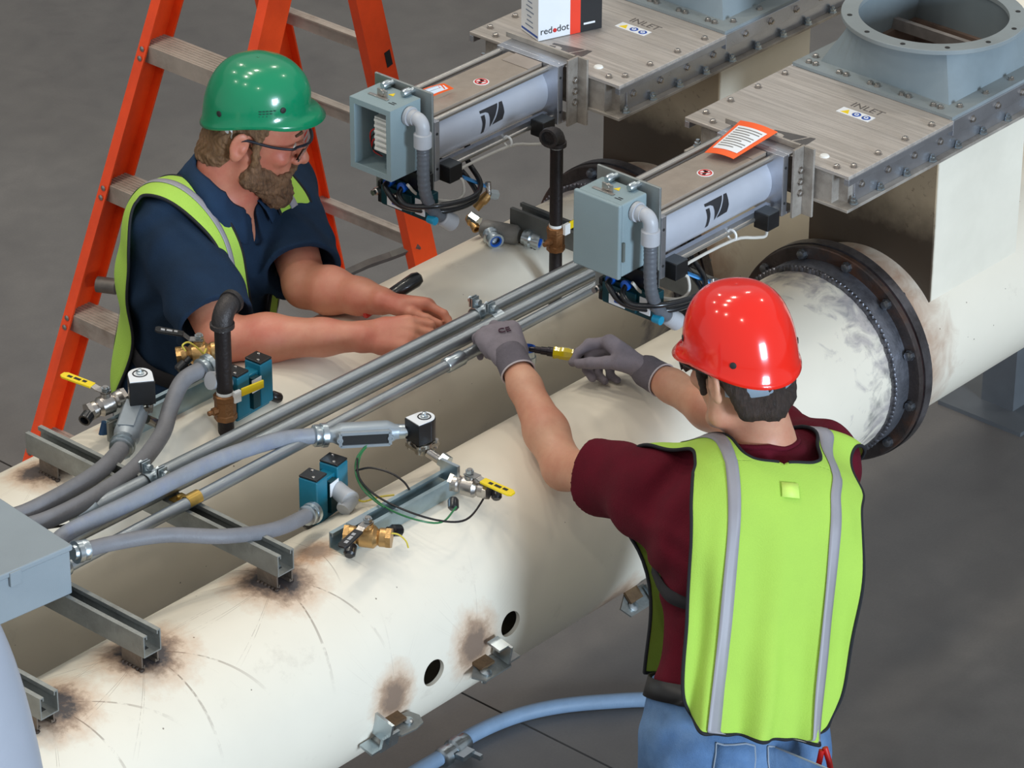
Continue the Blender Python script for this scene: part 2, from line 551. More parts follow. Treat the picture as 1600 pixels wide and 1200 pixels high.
def header_pipe(name, label, yc, mt, rm, holes, rx0, rx1, dz, dy, fx):
    t = thing(name, label, 'pipe', (0, yc, 0))
    n, R0, R1 = 144, .205, .1965
    xs_ = list(np.linspace(-3.4, 4.6, 110))
    ring = lambda x, r: [V((x, yc + r * math.cos(2 * math.pi * j / n), 1.0 + r * math.sin(2 * math.pi * j / n))) for j in range(n)]
    rings = [ring(x, R0) for x in xs_] + [ring(x, R1) for x in xs_[::-1]]
    mb = MB()
    mb.ring_loft(rings + [rings[0]], caps=False)
    # weld the closing ring onto the first one
    k = len(mb.v) - n
    mb.v = mb.v[:k]
    mb.f = [tuple(i % k if i >= k else i for i in f) for f in mb.f]
    mb.f = [f[::-1] for f in mb.f]
    me = bpy.data.meshes.new('pipe_shell')
    me.from_pydata([tuple(v) for v in mb.v], [], mb.f)
    me.materials.append(mt)
    bm_ = bmesh.new()
    bm_.from_mesh(me)
    bmesh.ops.recalc_face_normals(bm_, faces=bm_.faces)
    bm_.to_mesh(me)
    bm_.free()
    me.polygons.foreach_set('use_smooth', [True] * len(me.polygons))
    me.set_sharp_from_angle(angle=math.radians(40))
    o = bpy.data.objects.new('pipe_shell', me)
    COL.objects.link(o)
    cs = []
    for hx, hy, hz, hr in holes:
        d = V((0, hy - yc, hz - 1.0)).normalized()
        c0 = V((hx, yc, 1.0)) + d * .15
        cs.append(MB().cyl(c0, c0 + d * .12, hr, n=40).build('cutter', mt))
    if cs: cut(o, cs)
    o.parent = t
    o.location = (0, -yc, 0)
    ORG[o] = V((0, 0, 0))
    # square duct riser welded on top: four plates
    z0, z1, hw = 1.06 + dz, 1.489 + dz, .16
    c = (rx0 + rx1) / 2
    th = .006
    rise = MB()
    y0, y1 = yc + dy - hw, yc + dy + hw
    rise.box((rx0, y0, z0), (rx0 + th, y1, z1)).box((rx1 - th, y0, z0), (rx1, y1, z1))
    rise.box((rx0 + th, y0, z0), (rx1 - th, y0 + th, z1)).box((rx0 + th, y1 - th, z0), (rx1 - th, y1, z1))
    ro = rise.build('duct_riser', rm, t)
    ro.parent = t
    ro.location = (0, -yc, 0)
    ro.data.transform(M.Translation((0, yc, 0)))
    # bolted flange pair
    ax = (1, 0, 0)
    P0 = lambda x: (x, yc, 1.0)
    MB().lathe(P0(fx - .062), ax, [(0, .2045), (.004, .212), (.03, .214), (.048, .214), (.048, .2045)], 96, False).build('flange_collar', mat('heat_tinted_steel', (128, 130, 138), .42, .75, .3, 18, .3, 90, (60, 58, 64), .7, 10), t)
    wb = MB()
    for i in range(120):
        a = 2 * math.pi * i / 120
        wb.ball((fx - .062 + random.uniform(-.0015, .0015), yc + .2085 * math.cos(a), 1 + .2085 * math.sin(a)), (.0055, .0095, .0095), 8, 4)
    w_ = wb.build('weld_bead', mat('weld_metal', (112, 112, 118), .38, .9, .5, 60), t)
    w_['kind'] = 'stuff'
    fl_m = mat('rust_brown_flange', (76, 68, 66), .42, .6, .35, 16, .3, 90, (122, 76, 46), .8, 7)
    MB().lathe(P0(fx - .016), ax, [(0, .2048), (0, .240), (.002, .2425), (.012, .2425), (.013, .240), (.013, .2048)], 96, False).build('flange_ring', fl_m, t, 25)
    MB().lathe(P0(fx - .003), ax, [(0, .2048), (0, .2385), (.003, .2385), (.003, .2048)], 96, False).build('gasket', mat('red_gasket', (132, 44, 34), .6, 0, .2, 30), t, 25)
    MB().lathe(P0(fx), ax, [(0, .2048), (0, .2450), (.024, .2450), (.026, .2425), (.026, .2048)], 96, False).build('flange_ring', mat('dark_flange', (104, 100, 102), .4, .7, .35, 14, .3, 90, (44, 36, 32), .8, 8), t, 25)
    hb = MB().lathe((0, 0, 0), (-1, 0, 0), [(0, .012), (.003, .012), (.003, .0095), (.011, .0095), (.0125, .007)], 8)
    hb.cyl((-.002, 0, 0), (.044, 0, 0), .006, n=8)
    hb.lathe((.042, 0, 0), (1, 0, 0), [(0, .0095), (.009, .0095), (.011, .006), (.016, .005)], 8)
    hd = meshdata(hb, 'flange_bolt', mat('bolt_grey', (124, 126, 130), .35, .9, .2, 60))
    for i in range(12):
        a = 2 * math.pi * (i + .35) / 12
        inst('flange_bolt', hd, t, (fx - .016, yc + .2255 * math.cos(a), 1 + .2255 * math.sin(a)))
    # torn masking film caught behind the flange
    return t

PIPE_F = header_pipe('header_pipe', 'cream painted pipe nearest the camera with scorch marks and two cut holes', 0, pipe_mat('cream_pipe_front', burn_front, 1.0), riser_mat('front_riser_paint', 1.13),
                     [(-.448, -.205, .993, .027), (-.237, -.205, .999, .026)], 1.13, 1.445, 0, 0, 1.015)
PIPE_B = header_pipe('header_pipe', 'cream painted pipe behind, between the two workers and under the green helmeted one', .582, pipe_mat('cream_pipe_back', burn_back, 1.0), riser_mat('back_riser_paint', 1.135),
                     [], 1.135, 1.455, .01, 0, 1.015)

# grey post with a domed head at the left edge
tk = thing('steel_post', 'pale grey painted post with domed head cut off by the lower left corner', 'post', (-1.641, -.345, 0))
prof = [(0, .120), (.3, .120), (.7, .120), (1.117, .120)] + [(1.117 + .664 * math.sin(a), .120 * math.cos(a)) for a in np.linspace(.06, math.pi / 2 - .02, 22)]
MB().lathe((-1.641, -.345, .012), (0, 0, 1), prof, 56).build('shell', mat('pale_grey_post_paint', (158, 162, 172), .45, 0, .05, 4, .08, 200), tk)
bp_ = MB().lathe((-1.641, -.345, 0), (0, 0, 1), [(0, .125), (.012, .125)], 40)
bp_.build('base_plate', grey_paint, tk)
# stands that carry the pipes
sm = mat('stand_paint', (96, 100, 104), .5, .1, .1, 10)
for yc, lab in ((0, 'front'), (.582, 'back')):
    for xx in (-2.2, 2.6):
        t = thing('pipe_stand', 'grey steel stand under the %s pipe, %s' % (lab, 'at its left end' if xx < 0 else 'at its right end'), 'stand', (xx, yc, 0))
        sd = MB()
        sd.prism([(-.16, .0), (.16, 0), (.16, .1)] + [(.209 * math.cos(a), .3 + .209 * math.sin(a)) for a in np.linspace(-.6, -math.pi + .6, 12)] + [(-.16, .1)], (xx - .03, yc, .70), (0, 1, 0), (0, 0, 1), (.06, 0, 0))
        sd.build('saddle', sm, t)
        MB().box((xx - .05, yc - .05, .012), (xx + .05, yc + .05, .70)).build('post', sm, t)
        MB().box((xx - .13, yc - .13, 0), (xx + .13, yc + .13, .012)).build('base_plate', sm, t)

# ---------------------------------------------------------------- slide gates, hoppers, actuators (one set per riser)
bolt_mb = MB().lathe((0, 0, 0), (0, 0, 1), [(0, .0085), (.0015, .0085), (.0015, .0062), (.006, .0062), (.0072, .004)], 6)
BOLT = meshdata(bolt_mb, 'bolt', stainless)
nut_mb = MB().lathe((0, 0, 0), (0, 0, 1), [(0, .0095), (.002, .0095), (.002, .0075), (.009, .0075), (.010, .0045), (.015, .0042)], 6)
NUT = meshdata(nut_mb, 'bolt', zinc)
BOLT_D = meshdata(nut_mb, 'bolt', mat('bolt_dark', (70, 76, 78), .35, .8, .2, 60))
scr_mb = MB().lathe((0, 0, 0), (0, 0, 1), [(0, .0105), (.0028, .0085), (.0034, .004)], 12)
SCREW = meshdata(scr_mb, 'screw', white_pl)

def logo(parent, o, ux, uy, s, m, nm='logo_mark', bend=None):
    """Dark block mark: a slanted sail, a thin gap and a rounded stroke on its left."""
    k_ = 1.5
    sail = [(0, 0), (.80, 0), (.74, -.12), (.60, -.32), (.36, -.62), (.36, -.30), (.33, -.16), (.22, -.10), (0, -.08)]
    fin = [(.87, 0), (1, 0), (1, -.35), (.92, -.55), (.46, -.58), (.62, -.40), (.78, -.16)]
    stem = [(0, -.16), (.16, -.16), (.17, -.34), (.12, -.72), (0, -.74), (.03, -.40)]
    sail, fin, stem = ([((x - .5) * k_, (y + .33) * k_) for x, y in q] for q in (sail, fin, stem))
    ux, uy = V(ux).normalized(), V(uy).normalized()
    nz = ux.cross(uy).normalized()
    mb = MB()
    for poly in (sail, fin, stem):
        p = [(x * s, y * s) for x, y in poly]
        if bend:
            cx, cy_, rad = bend[:3]
            # lay the mark round the barrel: columns of thin quads following the curve
            mb_ = bmesh.new()
            f = mb_.faces.new([mb_.verts.new((x, y, 0)) for x, y in p])
            bmesh.ops.triangulate(mb_, faces=[f], ngon_method='EAR_CLIP')
            bmesh.ops.subdivide_edges(mb_, edges=mb_.edges[:], cuts=4, use_grid_fill=True)
            bmesh.ops.triangulate(mb_, faces=mb_.faces[:])
            mb_.verts.index_update()
            vs = []
            for v in mb_.verts:
                a = v.co.y / rad + bend[3]
                vs.append((o[0] + v.co.x, cx - (rad + .0007) * math.cos(a), cy_ + (rad + .0007) * math.sin(a)))
            mb.add(vs, [tuple(w_.index for w_ in q.verts) for q in mb_.faces])
            mb_.free()
        else:
            mb.prism(p, V(o), ux, uy, nz * .0006)
    return mb.build(nm, m, parent)

def gate_set(dx, dy, dz, where, back):
    T = lambda x, y, z: V((x + dx, y + dy, z + dz))
    # ---- slide gate
    g = thing('slide_gate', 'brushed metal slide gate plate bolted on the %s duct' % where, 'gate', T(.757, 0, 1.489))
    top = MB().box(T(.757, -.209, 1.562), T(1.107, .209, 1.570))
    top.build('top_plate', stain_brush, g, bev=.0015)
    MB().box(T(.757, -.209, 1.489), T(1.60, .209, 1.496)).build('bottom_plate', alu_dirty, g, bev=.0015)
    core = MB().box(T(.762, -.165, 1.496), T(1.12, .165, 1.562))
    core.box(T(.785, -.188, 1.496), T(1.12, .188, 1.548))
    core.build('gate_body', alu_dirty, g)
    for s in (-1, 1):
        rail = MB().box(T(.80, s * .190 - .003, 1.496), T(1.60, s * .190 + .003, 1.562))
        rail.box(T(.757, s * .203 - .006, 1.548), T(1.107, s * .203 + .006, 1.562)).box(T(1.107, s * .203 - .006, 1.536), T(1.60, s * .203 + .006, 1.570))
        rail.build('side_rail', alu, g, bev=.001)
        for x in (.80, .88, .97, 1.06):
            inst('bolt', BOLT, g, T(x, s * .188, 1.570))
        for i, x in enumerate(np.arange(.79, 1.58, .088)):
            inst('bolt', NUT, g, T(x, s * .1995, 1.496))
            inst('bolt', BOLT, g, T(x + .03, s * .1935, 1.528) if x < 1.06 else T(x + .03, s * .2095, 1.553), (s * -math.pi / 2, 0, 0))
    for y in (-.1, -.0, .1):
        inst('bolt', BOLT, g, T(.775, y - .065 if abs(y) > .05 else .15, 1.570))
    inst('screw', SCREW, g, T(.80, -.115, 1.570))
    text('inlet_lettering', 'INLET', .030, T(1.035, -.045, 1.570), (0, -1, 0), (1, 0, 0), mat('faded_ink', (92, 86, 82), .6, 0, .2, 60), g)
    sg = MB().box(T(.985, -.082, 1.5701), T(1.012, -.002, 1.5708)).build('warning_label', white_lab, g)
    MB().prism([(0, 0), (.02, 0), (.01, .018)], T(.989, -.010, 1.5708), (0, -1, 0), (1, 0, 0), (0, 0, .0004)).build('yellow_triangle', yellow, sg)
    for yy in (-.045, -.069):
        MB().cyl(T(.998, yy, 1.5708), T(.998, yy, 1.5713), .0095, n=20).build('blue_disc', blue_ink, sg)
        MB().torus(T(.998, yy, 1.5713), (0, 0, 1), .004, .0011, 14, 5).build('pictogram', white_lab, sg)
    logo(g, T(.812, -.012, 1.5701), (.25, -1, 0), (1, .1, 0), .060, mat('dark_print', (84, 80, 78), .5, 0, .1, 30))
    # ---- hopper: square flange, square to round transition, round flange
    h = thing('inlet_hopper', 'grey painted square to round inlet hopper with open round flange on the %s gate' % where, 'hopper', T(1.31, 0, 1.570))
    q = MB()
    cx, x0, x1 = 1.315, 1.107, 1.60
    for a, b in ((T(x0, -.205, 1.570), T(1.150, .205, 1.577)), (T(1.480, -.205, 1.570), T(x1, .205, 1.577)), (T(1.150, -.205, 1.570), T(1.480, -.165, 1.577)), (T(1.150, .165, 1.570), T(1.480, .205, 1.577))): q.box(a, b)
    q.build('square_flange', grey_paint, h)
    n = 64
    sq, ci, si, ii = [], [], [], []
    for j in range(n):
        a = 2 * math.pi * (j + .0) / n
        c, s = math.cos(a), math.sin(a)
        k = .165 / max(abs(c), abs(s))
        k2 = .160 / max(abs(c), abs(s))
        sq.append(T(cx + k * c, k * s, 1.577))
        ci.append(T(cx + .166 * c, .166 * s, 1.672))
        ii.append(T(cx + .161 * c, .161 * s, 1.672))
        si.append(T(cx + k2 * c, k2 * s, 1.572))
    tr = MB().ring_loft([sq, ci, ii, si], caps=False)
    tr.build('transition', mat('hopper_paint', (124, 135, 139), .4, 0, .10, 4, .05, 40, (150, 162, 168), .5, 3), h, 35)
    MB().lathe(T(cx, 0, 1.670), (0, 0, 1), [(0, .160), (0, .192), (.001, .193), (.009, .193), (.010, .192), (.010, .157), (0, .157)], 72, False).build('round_flange', grey_paint, h, 30)
    hole = meshdata(MB().cyl((0, 0, 0), (0, 0, .0006), .0055, n=12), 'bolt_hole_shade', dark_in)  # thin dark disc painted as the shade in a bolt hole
    for i in range(12):
        a = 2 * math.pi * (i + .5) / 12
        inst('bolt_hole_shade', hole, h, T(cx + .1765 * math.cos(a), .1765 * math.sin(a), 1.680))
    for i in range(5):
        yy = -.16 + i * .08
        for x in (1.128, 1.58):
            inst('bolt', BOLT, h, T(x, yy, 1.577))
            inst('bolt', BOLT, h, T(x, yy + .018, 1.577))
        for s in (-1, 1): inst('bolt', BOLT, h, T(1.16 + i * .09, s * .185, 1.577))
    inn = MB().box(T(1.155, -.16, 1.500), T(1.475, .16, 1.506))
    inn.box(T(1.465, -.16, 1.506), T(1.475, .16, 1.575)).box(T(1.155, .15, 1.506), T(1.465, .16, 1.575))
    inn.build('throat', mat('dusty_throat', (120, 100, 88), .6, .2, .25, 12), h)
    MB().box(T(1.39, -.16, 1.575), T(1.402, .16, 1.600)).build('cross_bar', mat('throat_bar', (134, 128, 124), .5, .4, .2, 20), h)
    if not back:
        pass
    # ---- pneumatic actuator
    a = thing('pneumatic_actuator', 'silver pneumatic cylinder with dark mark fixed to the %s gate' % where, 'actuator', T(.54, 0, 1.46))
    MB().cyl(T(.348, 0, 1.523), T(.706, 0, 1.523), .058, n=48).build('barrel', mat('anodised_barrel', (196, 200, 210), .45, .35, .05, 10), a)
    cap = MB().box(T(.35, -.043, 1.578), T(.704, .05, 1.589))
    cap.build('top_cover', mat('dusty_cover', (158, 146, 134), .55, .35, .12, 14, .15, 200, (128, 112, 98), .4, 6), a, bev=.002)
    MB().box(T(.66, -.043, 1.5893), T(.704, .03, 1.5905)).build('cover_tab', mat('cover_tab', (168, 156, 146), .5, .4, .1, 12), a)
    for y, z, r in ((-.052, 1.578, .0065), (.078, 1.578, .009), (-.060, 1.468, .006), (.060, 1.468, .006)):
        MB().cyl(T(.345, y, z), T(.715, y, z), r, n=12).build('tie_rod', rod_steel, a)
    sr = MB().box(T(.36, -.062, 1.470), T(.70, -.050, 1.484))
    sr.build('sensor_rail', alu, a)
    pl = MB().box(T(.336, -.08, 1.46), T(.350, .08, 1.592))
    pl.build('end_plate', alu, a, bev=.001)
    MB().box(T(.330, -.078, 1.385), T(.336, .08, 1.657)).build('mounting_plate', mat('mount_plate', (150, 154, 152), .45, .6, .1, 14), a, bev=.0015)
    e2 = MB().box(T(.706, -.085, 1.46), T(.722, .085, 1.592)).box(T(.722, -.085, 1.586), T(.757, .085, 1.592)).box(T(.722, -.085, 1.46), T(.757, .085, 1.466))
    e2.build('end_plate', alu, a, bev=.001)
    an = MB().box(T(.722, -.100, 1.455), T(.757, -.094, 1.605)).box(T(.751, -.125, 1.455), T(.757, -.100, 1.605)).box(T(.751, -.09, 1.592), T(.757, .10, 1.604))
    an.build('gate_bracket', alu_dirty, a, bev=.001)
    for z in (1.505, 1.53, 1.555):
        inst('bolt', BOLT, a, T(.742, -.100, z), (math.pi / 2, 0, 0))
    dot = meshdata(MB().cyl((0, 0, 0), (0, 0, .001), .003, n=10), 'pin_hole_shade', dark_in)  # dark disc in place of the shade inside a pin hole
    for z in (1.487, 1.565):
        inst('pin_hole_shade', dot, a, T(.342, -.080, z), (math.pi / 2, 0, 0))
        inst('pin_hole_shade', dot, a, T(.714, -.085, z), (math.pi / 2, 0, 0))
    logo(a, T(.535, -.058, 1.523), (1, 0, 0), (0, 0, 1), .046, mat('dark_print_b', (42, 42, 46), .45, 0, .05, 30), bend=(0 + dy, 1.523 + dz, .058, .12))
    st = MB().cyl(T(.55, -.012, 1.589), T(.55, -.012, 1.5897), .0165, n=28).build('warning_sticker', white_lab, a)
    MB().torus(T(.55, -.012, 1.5898), (0, 0, 1), .0125, .0014, 28, 5).build('red_ring', red_ink, st)
    pm = MB().obox(T(.55, -.012, 1.5899), (.009, .003, 0), (-.001, .003, 0), (0, 0, .0003)).obox(T(.555, -.008, 1.5899), (.002, .006, 0), (-.002, .001, 0), (0, 0, .0003))
    pm.build('pictogram', ink, st)
    MB().obox(T(.55, -.012, 1.5902), (.0088, -.0088, 0), (.001, .001, 0), (0, 0, .0002)).build('red_bar', red_ink, st)
    # sensor blocks with their grey cable
    for x in (.378, .664):
        s_ = MB().box(T(x - .018, -.098, 1.452), T(x + .020, -.062, 1.488))
        sb = s_.build('sensor_block', black_pl, a, bev=.002)
        MB().box(T(x - .016, -.098, 1.487), T(x + .018, -.064, 1.4885)).build('sensor_lid', mat('sensor_lid', (62, 66, 68), .35, .2, .1, 30), sb)
    MB().tube([T(.66, -.085, 1.452), T(.65, -.09, 1.44), T(.62, -.088, 1.447), T(.56, -.078, 1.460), T(.40, -.078, 1.460), T(.395, -.1, 1.45), T(.392, -.105, 1.42), T(.36, -.1, 1.415), T(.30, -.07, 1.44), T(.275, -.06, 1.47)], .0032, 8, sub=4).build('sensor_cable', wire_w, a)
    MB().torus(T(.565, -.072, 1.468), (1, 0, 0), .011, .0025, 16, 6).build('cable_tie', white_pl, a)
    # ---- junction box
    b = thing('junction_box', ('grey junction box with its cover off and white terminals showing' if back else 'grey junction box with closed cover, above the red helmet'), 'box', T(.285, 0, 1.49))
    X0, X1, Y0, Y1, Z0, Z1 = .237, .322, -.054, .058, 1.488, 1.643
    if back:
        s_ = MB()
        w_ = .006
        s_.box(T(X0, Y0, Z0), T(X1, Y0 + w_, Z1)).box(T(X0, Y1 - w_, Z0), T(X1, Y1, Z1)).box(T(X0, Y0 + w_, Z0), T(X1, Y1 - w_, Z0 + w_)).box(T(X0, Y0 + w_, Z1 - w_), T(X1, Y1 - w_, Z1)).box(T(X1 - w_, Y0 + w_, Z0 + w_), T(X1, Y1 - w_, Z1 - w_))
        for (ya, yb, za, zb) in ((Y0, Y0 + .012, Z0, Z1), (Y1 - .012, Y1, Z0, Z1), (Y0 + .012, Y1 - .012, Z0, Z0 + .012), (Y0 + .012, Y1 - .012, Z1 - .012, Z1)): s_.box(T(X0 - .003, ya, za), T(X0, yb, zb))
        s_.build('enclosure', grey_box, b)
        MB().box(T(X1 - .012, Y1 - .030, Z0 + .03), T(X1 - .007, Y1 - .008, Z1 - .03)).build('back_panel', white_lab, b)
        for k in range(6):
            z = Z0 + .048 + k * .0125
            tb = MB().box(T(X0 + .018, -.034, z), T(X0 + .045, .010, z + .0088)).box(T(X0 + .011, -.030, z + .001), T(X0 + .018, .005, z + .007))
            tb.build('terminal_block', white_pl, b, bev=.001)
        for k in range(4):
            MB().tube([T(X0 + .03, .008, Z0 + .055 + k * .012), T(X0 + .026, .020 + .003 * k, Z0 + .05 + k * .008), T(X0 + .03, .026, Z0 + .035), T(X0 + .04, .01, Z0 + .022)], .0016, 6, sub=4).build('wire', red_pl if k % 2 else black_pl, b)
    else:
        MB().box(T(X0 + .012, Y0, Z0), T(X1, Y1, Z1)).build('enclosure', grey_box, b, bev=.004)
        MB().box(T(X0, Y0 - .002, Z0 - .002), T(X0 + .0112, Y1 + .002, Z1 + .002)).build('cover', grey_box, b, bev=.004)
        MB().box(T(X0 + .010, Y0 - .005, Z0 + .035), T(X0 + .016, Y0 - .001, Z0 + .075)).build('hinge', mat('hinge_grey', (112, 118, 112), .5, .3, .1, 30), b)
    lt = MB().obox(T(.270, .012, Z1 + .0012), (.004, 0, 0), (0, .026, 0), (0, 0, .0012)).box(T(.2745, -.006, Z1 + .0012), T(.278, .020, Z1 + .016))
    lt.cyl(T(.273, .008, Z1 + .009), T(.282, .008, Z1 + .009), .0065, n=14)
    lt.build('latch', stainless, b, bev=.0005)
    MB().prism([(-.007, -.006), (.007, -.006), (0, .007)], T(.297, -.002, Z1 + .0002), (0, -1, 0), (1, 0, 0), (0, 0, .0005)).build('yellow_triangle', yellow, b)
    pr = MB()
    for k, (yy, ln) in enumerate(((-.030, .016), (-.032, .011))): pr.box(T(.262 + k * .006, yy - ln / 2, Z1 + .0002), T(.2645 + k * .006, yy + ln / 2, Z1 + .0006))
    pr.build('printed_lines', ink, b)
    for yy in (.030, -.026):
        bl = MB().cyl(T(.318, yy, Z1 + .006), T(.331, yy, Z1 + .006), .007, n=14).lathe(T(.300, yy, Z1 + .008), (1, 0, 0), [(0, .006), (.004, .0085), (.018, .0085), (.020, .006)], 14)
        bl.build('clamp_bolt', zinc, b)
    # elbow fitting and the loose dark conduit below it
    f = thing('flexible_conduit', 'dark grey flexible conduit hanging from the elbow of the %s' % ('open junction box' if back else 'closed junction box'), 'conduit', T(.285, -.07, 1.62))
    fe = MB().lathe(T(.285, -.056, 1.618), (0, -1, 0), [(0, .020), (.008, .020), (.008, .016), (.020, .016)], 20)
    fe.tube([T(.285, -.070, 1.618), T(.285, -.082, 1.618), T(.285, -.090, 1.613), T(.285, -.094, 1.604), T(.285, -.094, 1.585)], .0145, 18, sub=4)
    fe.lathe(T(.285, -.094, 1.592), (0, 0, -1), [(0, .0155), (.002, .0185), (.030, .0185), (.032, .0165), (.034, .0135)], 20)
    fe.build('elbow_fitting', pvc_light, f)
    path = smooth_path([T(.285, -.094, 1.562), T(.285, -.095, 1.535), T(.284, -.096, 1.495), T(.288, -.098, 1.455), T(.305, -.100, 1.415), T(.335, -.104, 1.388)], 10)
    rad = [.0128 + .0006 * math.sin(i * 2.2) for i in range(len(path))]
    MB().tube(path, rad, 16).build('conduit', flex_dark, f)
    dv = (path[-1] - path[-3]).normalized()
    MB().lathe(path[-1] - dv * .008, dv, [(0, .0145), (.003, .0175), (.032, .0185), (.036, .0185), (.036, .0155), (.028, .015), (.020, .004)], 20).build('end_fitting', pvc_light, f)
    # ---- teal solenoid valve under the box
    v = thing('solenoid_valve', 'dark teal air valve with blue push fittings under the %s' % ('open junction box' if back else 'closed junction box'), 'valve', T(.30, -.04, 1.40))
    bd = MB().box(T(.292, -.098, 1.392), T(.326, .028, 1.448)).box(T(.285, -.060, 1.398), T(.292, .024, 1.440)).box(T(.296, -.034, 1.448), T(.326, .006, 1.458))
    bd.build('valve_body', teal_dark, v, bev=.0015)
    MB().box(T(.30, -.085, 1.448), T(.326, .012, 1.486)).build('solenoid_coil', black_pl, v, bev=.002)
    MB().box(T(.288, .026, 1.396), T(.325, .036, 1.444)).build('end_cap', black_pl, v, bev=.002)
    MB().box(T(.2842, -.034, 1.400), T(.2852, .006, 1.420)).build('rating_label', white_lab, v)
    MB().box(T(.2836, -.022, 1.406), T(.2843, -.008, 1.412)).build('label_mark', blue_ink, v)
    MB().box(T(.2905, -.092, 1.402), T(.2925, -.066, 1.436)).build('rating_label', white_lab, v)
    for yy in (.0, -.038):
        MB().lathe(T(.288, yy, 1.452), (-1, 0, .3), [(-.01, .007), (.002, .008), (.003, .0105), (.010, .0105), (.011, .006)], 16).build('push_fitting', blue_pl, v)
    for yy, zz in ((.031, 1.424), (-.022, 1.428)):
        MB().lathe(T(.286, yy, zz), (-1, 0, 0), [(0, .008), (.010, .008), (.012, .006), (.018, .006)], 12).build('knurled_screw', stainless, v)
    MB().cyl(T(.297, -.098, 1.398), T(.297, -.116, 1.398), .009, n=14).build('exhaust_plug', mat('teal_plug', (24, 140, 176), .35, 0, .1, 30), v)
    # black air hoses
    hoses = [[T(.284, -.038, 1.454), T(.262, -.048, 1.446), T(.262, -.075, 1.432), T(.31, -.118, 1.43), T(.40, -.125, 1.418), T(.46, -.09, 1.418), T(.475, -.04, 1.45), T(.50, -.02, 1.475)],
             [T(.284, .0, 1.454), T(.262, -.012, 1.452), T(.27, -.05, 1.42), T(.33, -.112, 1.408), T(.42, -.115, 1.404), T(.455, -.06, 1.42), T(.44, -.03, 1.45), T(.40, -.03, 1.47)]]
    for k, hp in enumerate(hoses):
        setp(MB().tube(hp, .0058, 10, sub=7).build('air_hose', rubber, loc=hp[0]), 'black air hose looping from the valve of the %s set, %s' % (where, 'upper of the pair' if k == 0 else 'lower of the pair'), 'hose', 'black air hoses')
    # brass ball valve with blue lever, hanging on the pipe side of the hoses
    bv = thing('ball_valve', 'small ball valve with blue lever below the %s actuator' % where, 'valve', T(.46, -.08, 1.37))
    lever = MB().obox(T(.455, -.078, 1.418), (-.021, .012, .014), (.004, .006, 0), (.001, 0, .0016))
    lever.build('lever', lblue, bv, bev=.001)
    MB().obox(T(.479, -.092, 1.398), (.003, -.002, -.008), (.004, .006, 0), (.001, 0, .001)).build('lever_stem', stainless, bv)
    MB().lathe(T(.482, -.094, 1.385), (-.5, .3, -.6), [(0, .009), (.012, .011), (.02, .011), (.024, .009), (.04, .009), (.04, .006), (.03, .005)], 14).build('valve_body', brass, bv)
    MB().hexa(T(.482, -.094, 1.385), T(.500, -.100, 1.378), .011).build('hex_nut', zinc, bv)
    MB().cyl(T(.482, -.094, 1.383), T(.484, -.09, 1.41), .006).build('inlet_stub', stainless, bv)
    return a

gate_set(0, 0, 0, 'front', False)
gate_set(.010, .600, .010, 'back', True)

# orange hazard tags lying on the actuators
def hazard_tag(label, corners, curl, lines):
    c = [V(p) for p in corners]          # far left, far right, near right, near left
    t = thing('hazard_tag', label, 'tag', c[3])
    def patch(u0, u1, v0, v1, lift, th, nm, m, par, nu=8):
        tp, bt = [], []
        for i in range(nu + 1):
            u = u0 + (u1 - u0) * i / nu
            row, row2 = [], []
            for v_ in (v0, v1):
                p = (c[0] * (1 - u) + c[1] * u) * (1 - v_) + (c[3] * (1 - u) + c[2] * u) * v_
                p = p + V((0, 0, curl * math.sin(u * math.pi) * .4 + lift))
                row.append(p)
                row2.append(p - V((0, 0, th)))
            tp.append(row)
            bt.append(row2)
        mb = MB()
        mb.ring_loft([[a[0], a[1], b[1], b[0]] for a, b in zip(tp, bt)])
        return mb.build(nm, m, par)
    patch(0, 1, 0, 1, 0, .0008, 'card', orange_card, t)
    pn = patch(.10, .90, .16, .86, .0012, .0005, 'printed_panel', white_lab, t)
    for i in range(lines):
        v_ = .22 + .6 * i / lines
        patch(.16, .84 - .2 * (i % 3 == 2), v_, v_ + .018, .0019, .0004, 'text_line', mat('grey_print', (120, 116, 112), .6, 0, .1, 30), pn, 4)
    return t
hazard_tag('orange bordered hazard tag propped on the front silver actuator', [(0.7486,0.0593,1.612), (0.7557,-0.0295,1.612), (0.6201,-0.0264,1.6), (0.6048,0.0342,1.6)], .010, 9)
hazard_tag('orange bordered hazard tag lying on the back actuator beside the open junction box', [(0.4031,0.6156,1.625), (0.4623,0.6013,1.625), (0.4876,0.5982,1.606), (0.4022,0.6062,1.604)], .004, 2)

# cardboard box of lamps standing on the back gate
bx = thing('carton', 'white carton with red and black bands standing on the back gate', 'box', (0.915,0.6899,1.58))
A0, B0, C0 = V((0.8226,0.6631,1.581)), V((0.9686,0.6119,1.581)), V((0.8309,0.7392,1.581))
ux = (B0 - A0)
uy = (C0 - A0)
uy = uy - ux.normalized() * uy.dot(ux.normalized())
H = .105
def carton_panel(f0, f1, nm, m, par, dep=.0006):
    n_ = -uy.normalized()
    mb = MB()
    p0, p1 = A0 + ux * f0, A0 + ux * f1
    mb.ring_loft([[p0, p0 + n_ * dep, p0 + n_ * dep + V((0, 0, H)), p0 + V((0, 0, H))], [p1, p1 + n_ * dep, p1 + n_ * dep + V((0, 0, H)), p1 + V((0, 0, H))]])
    return mb.build(nm, m, par)
MB().obox(A0 + ux / 2 + uy / 2 + V((0, 0, H / 2)), ux / 2, uy / 2, (0, 0, H / 2)).build('carton_body', white_lab, bx, bev=.001)
carton_panel(.50, .66, 'red_band', mat('red_print', (238, 60, 30), .5, 0, .03, 20), bx)
bb = carton_panel(.66, 1.0, 'black_band', mat('black_print', (26, 26, 28), .5, 0, .03, 20), bx)
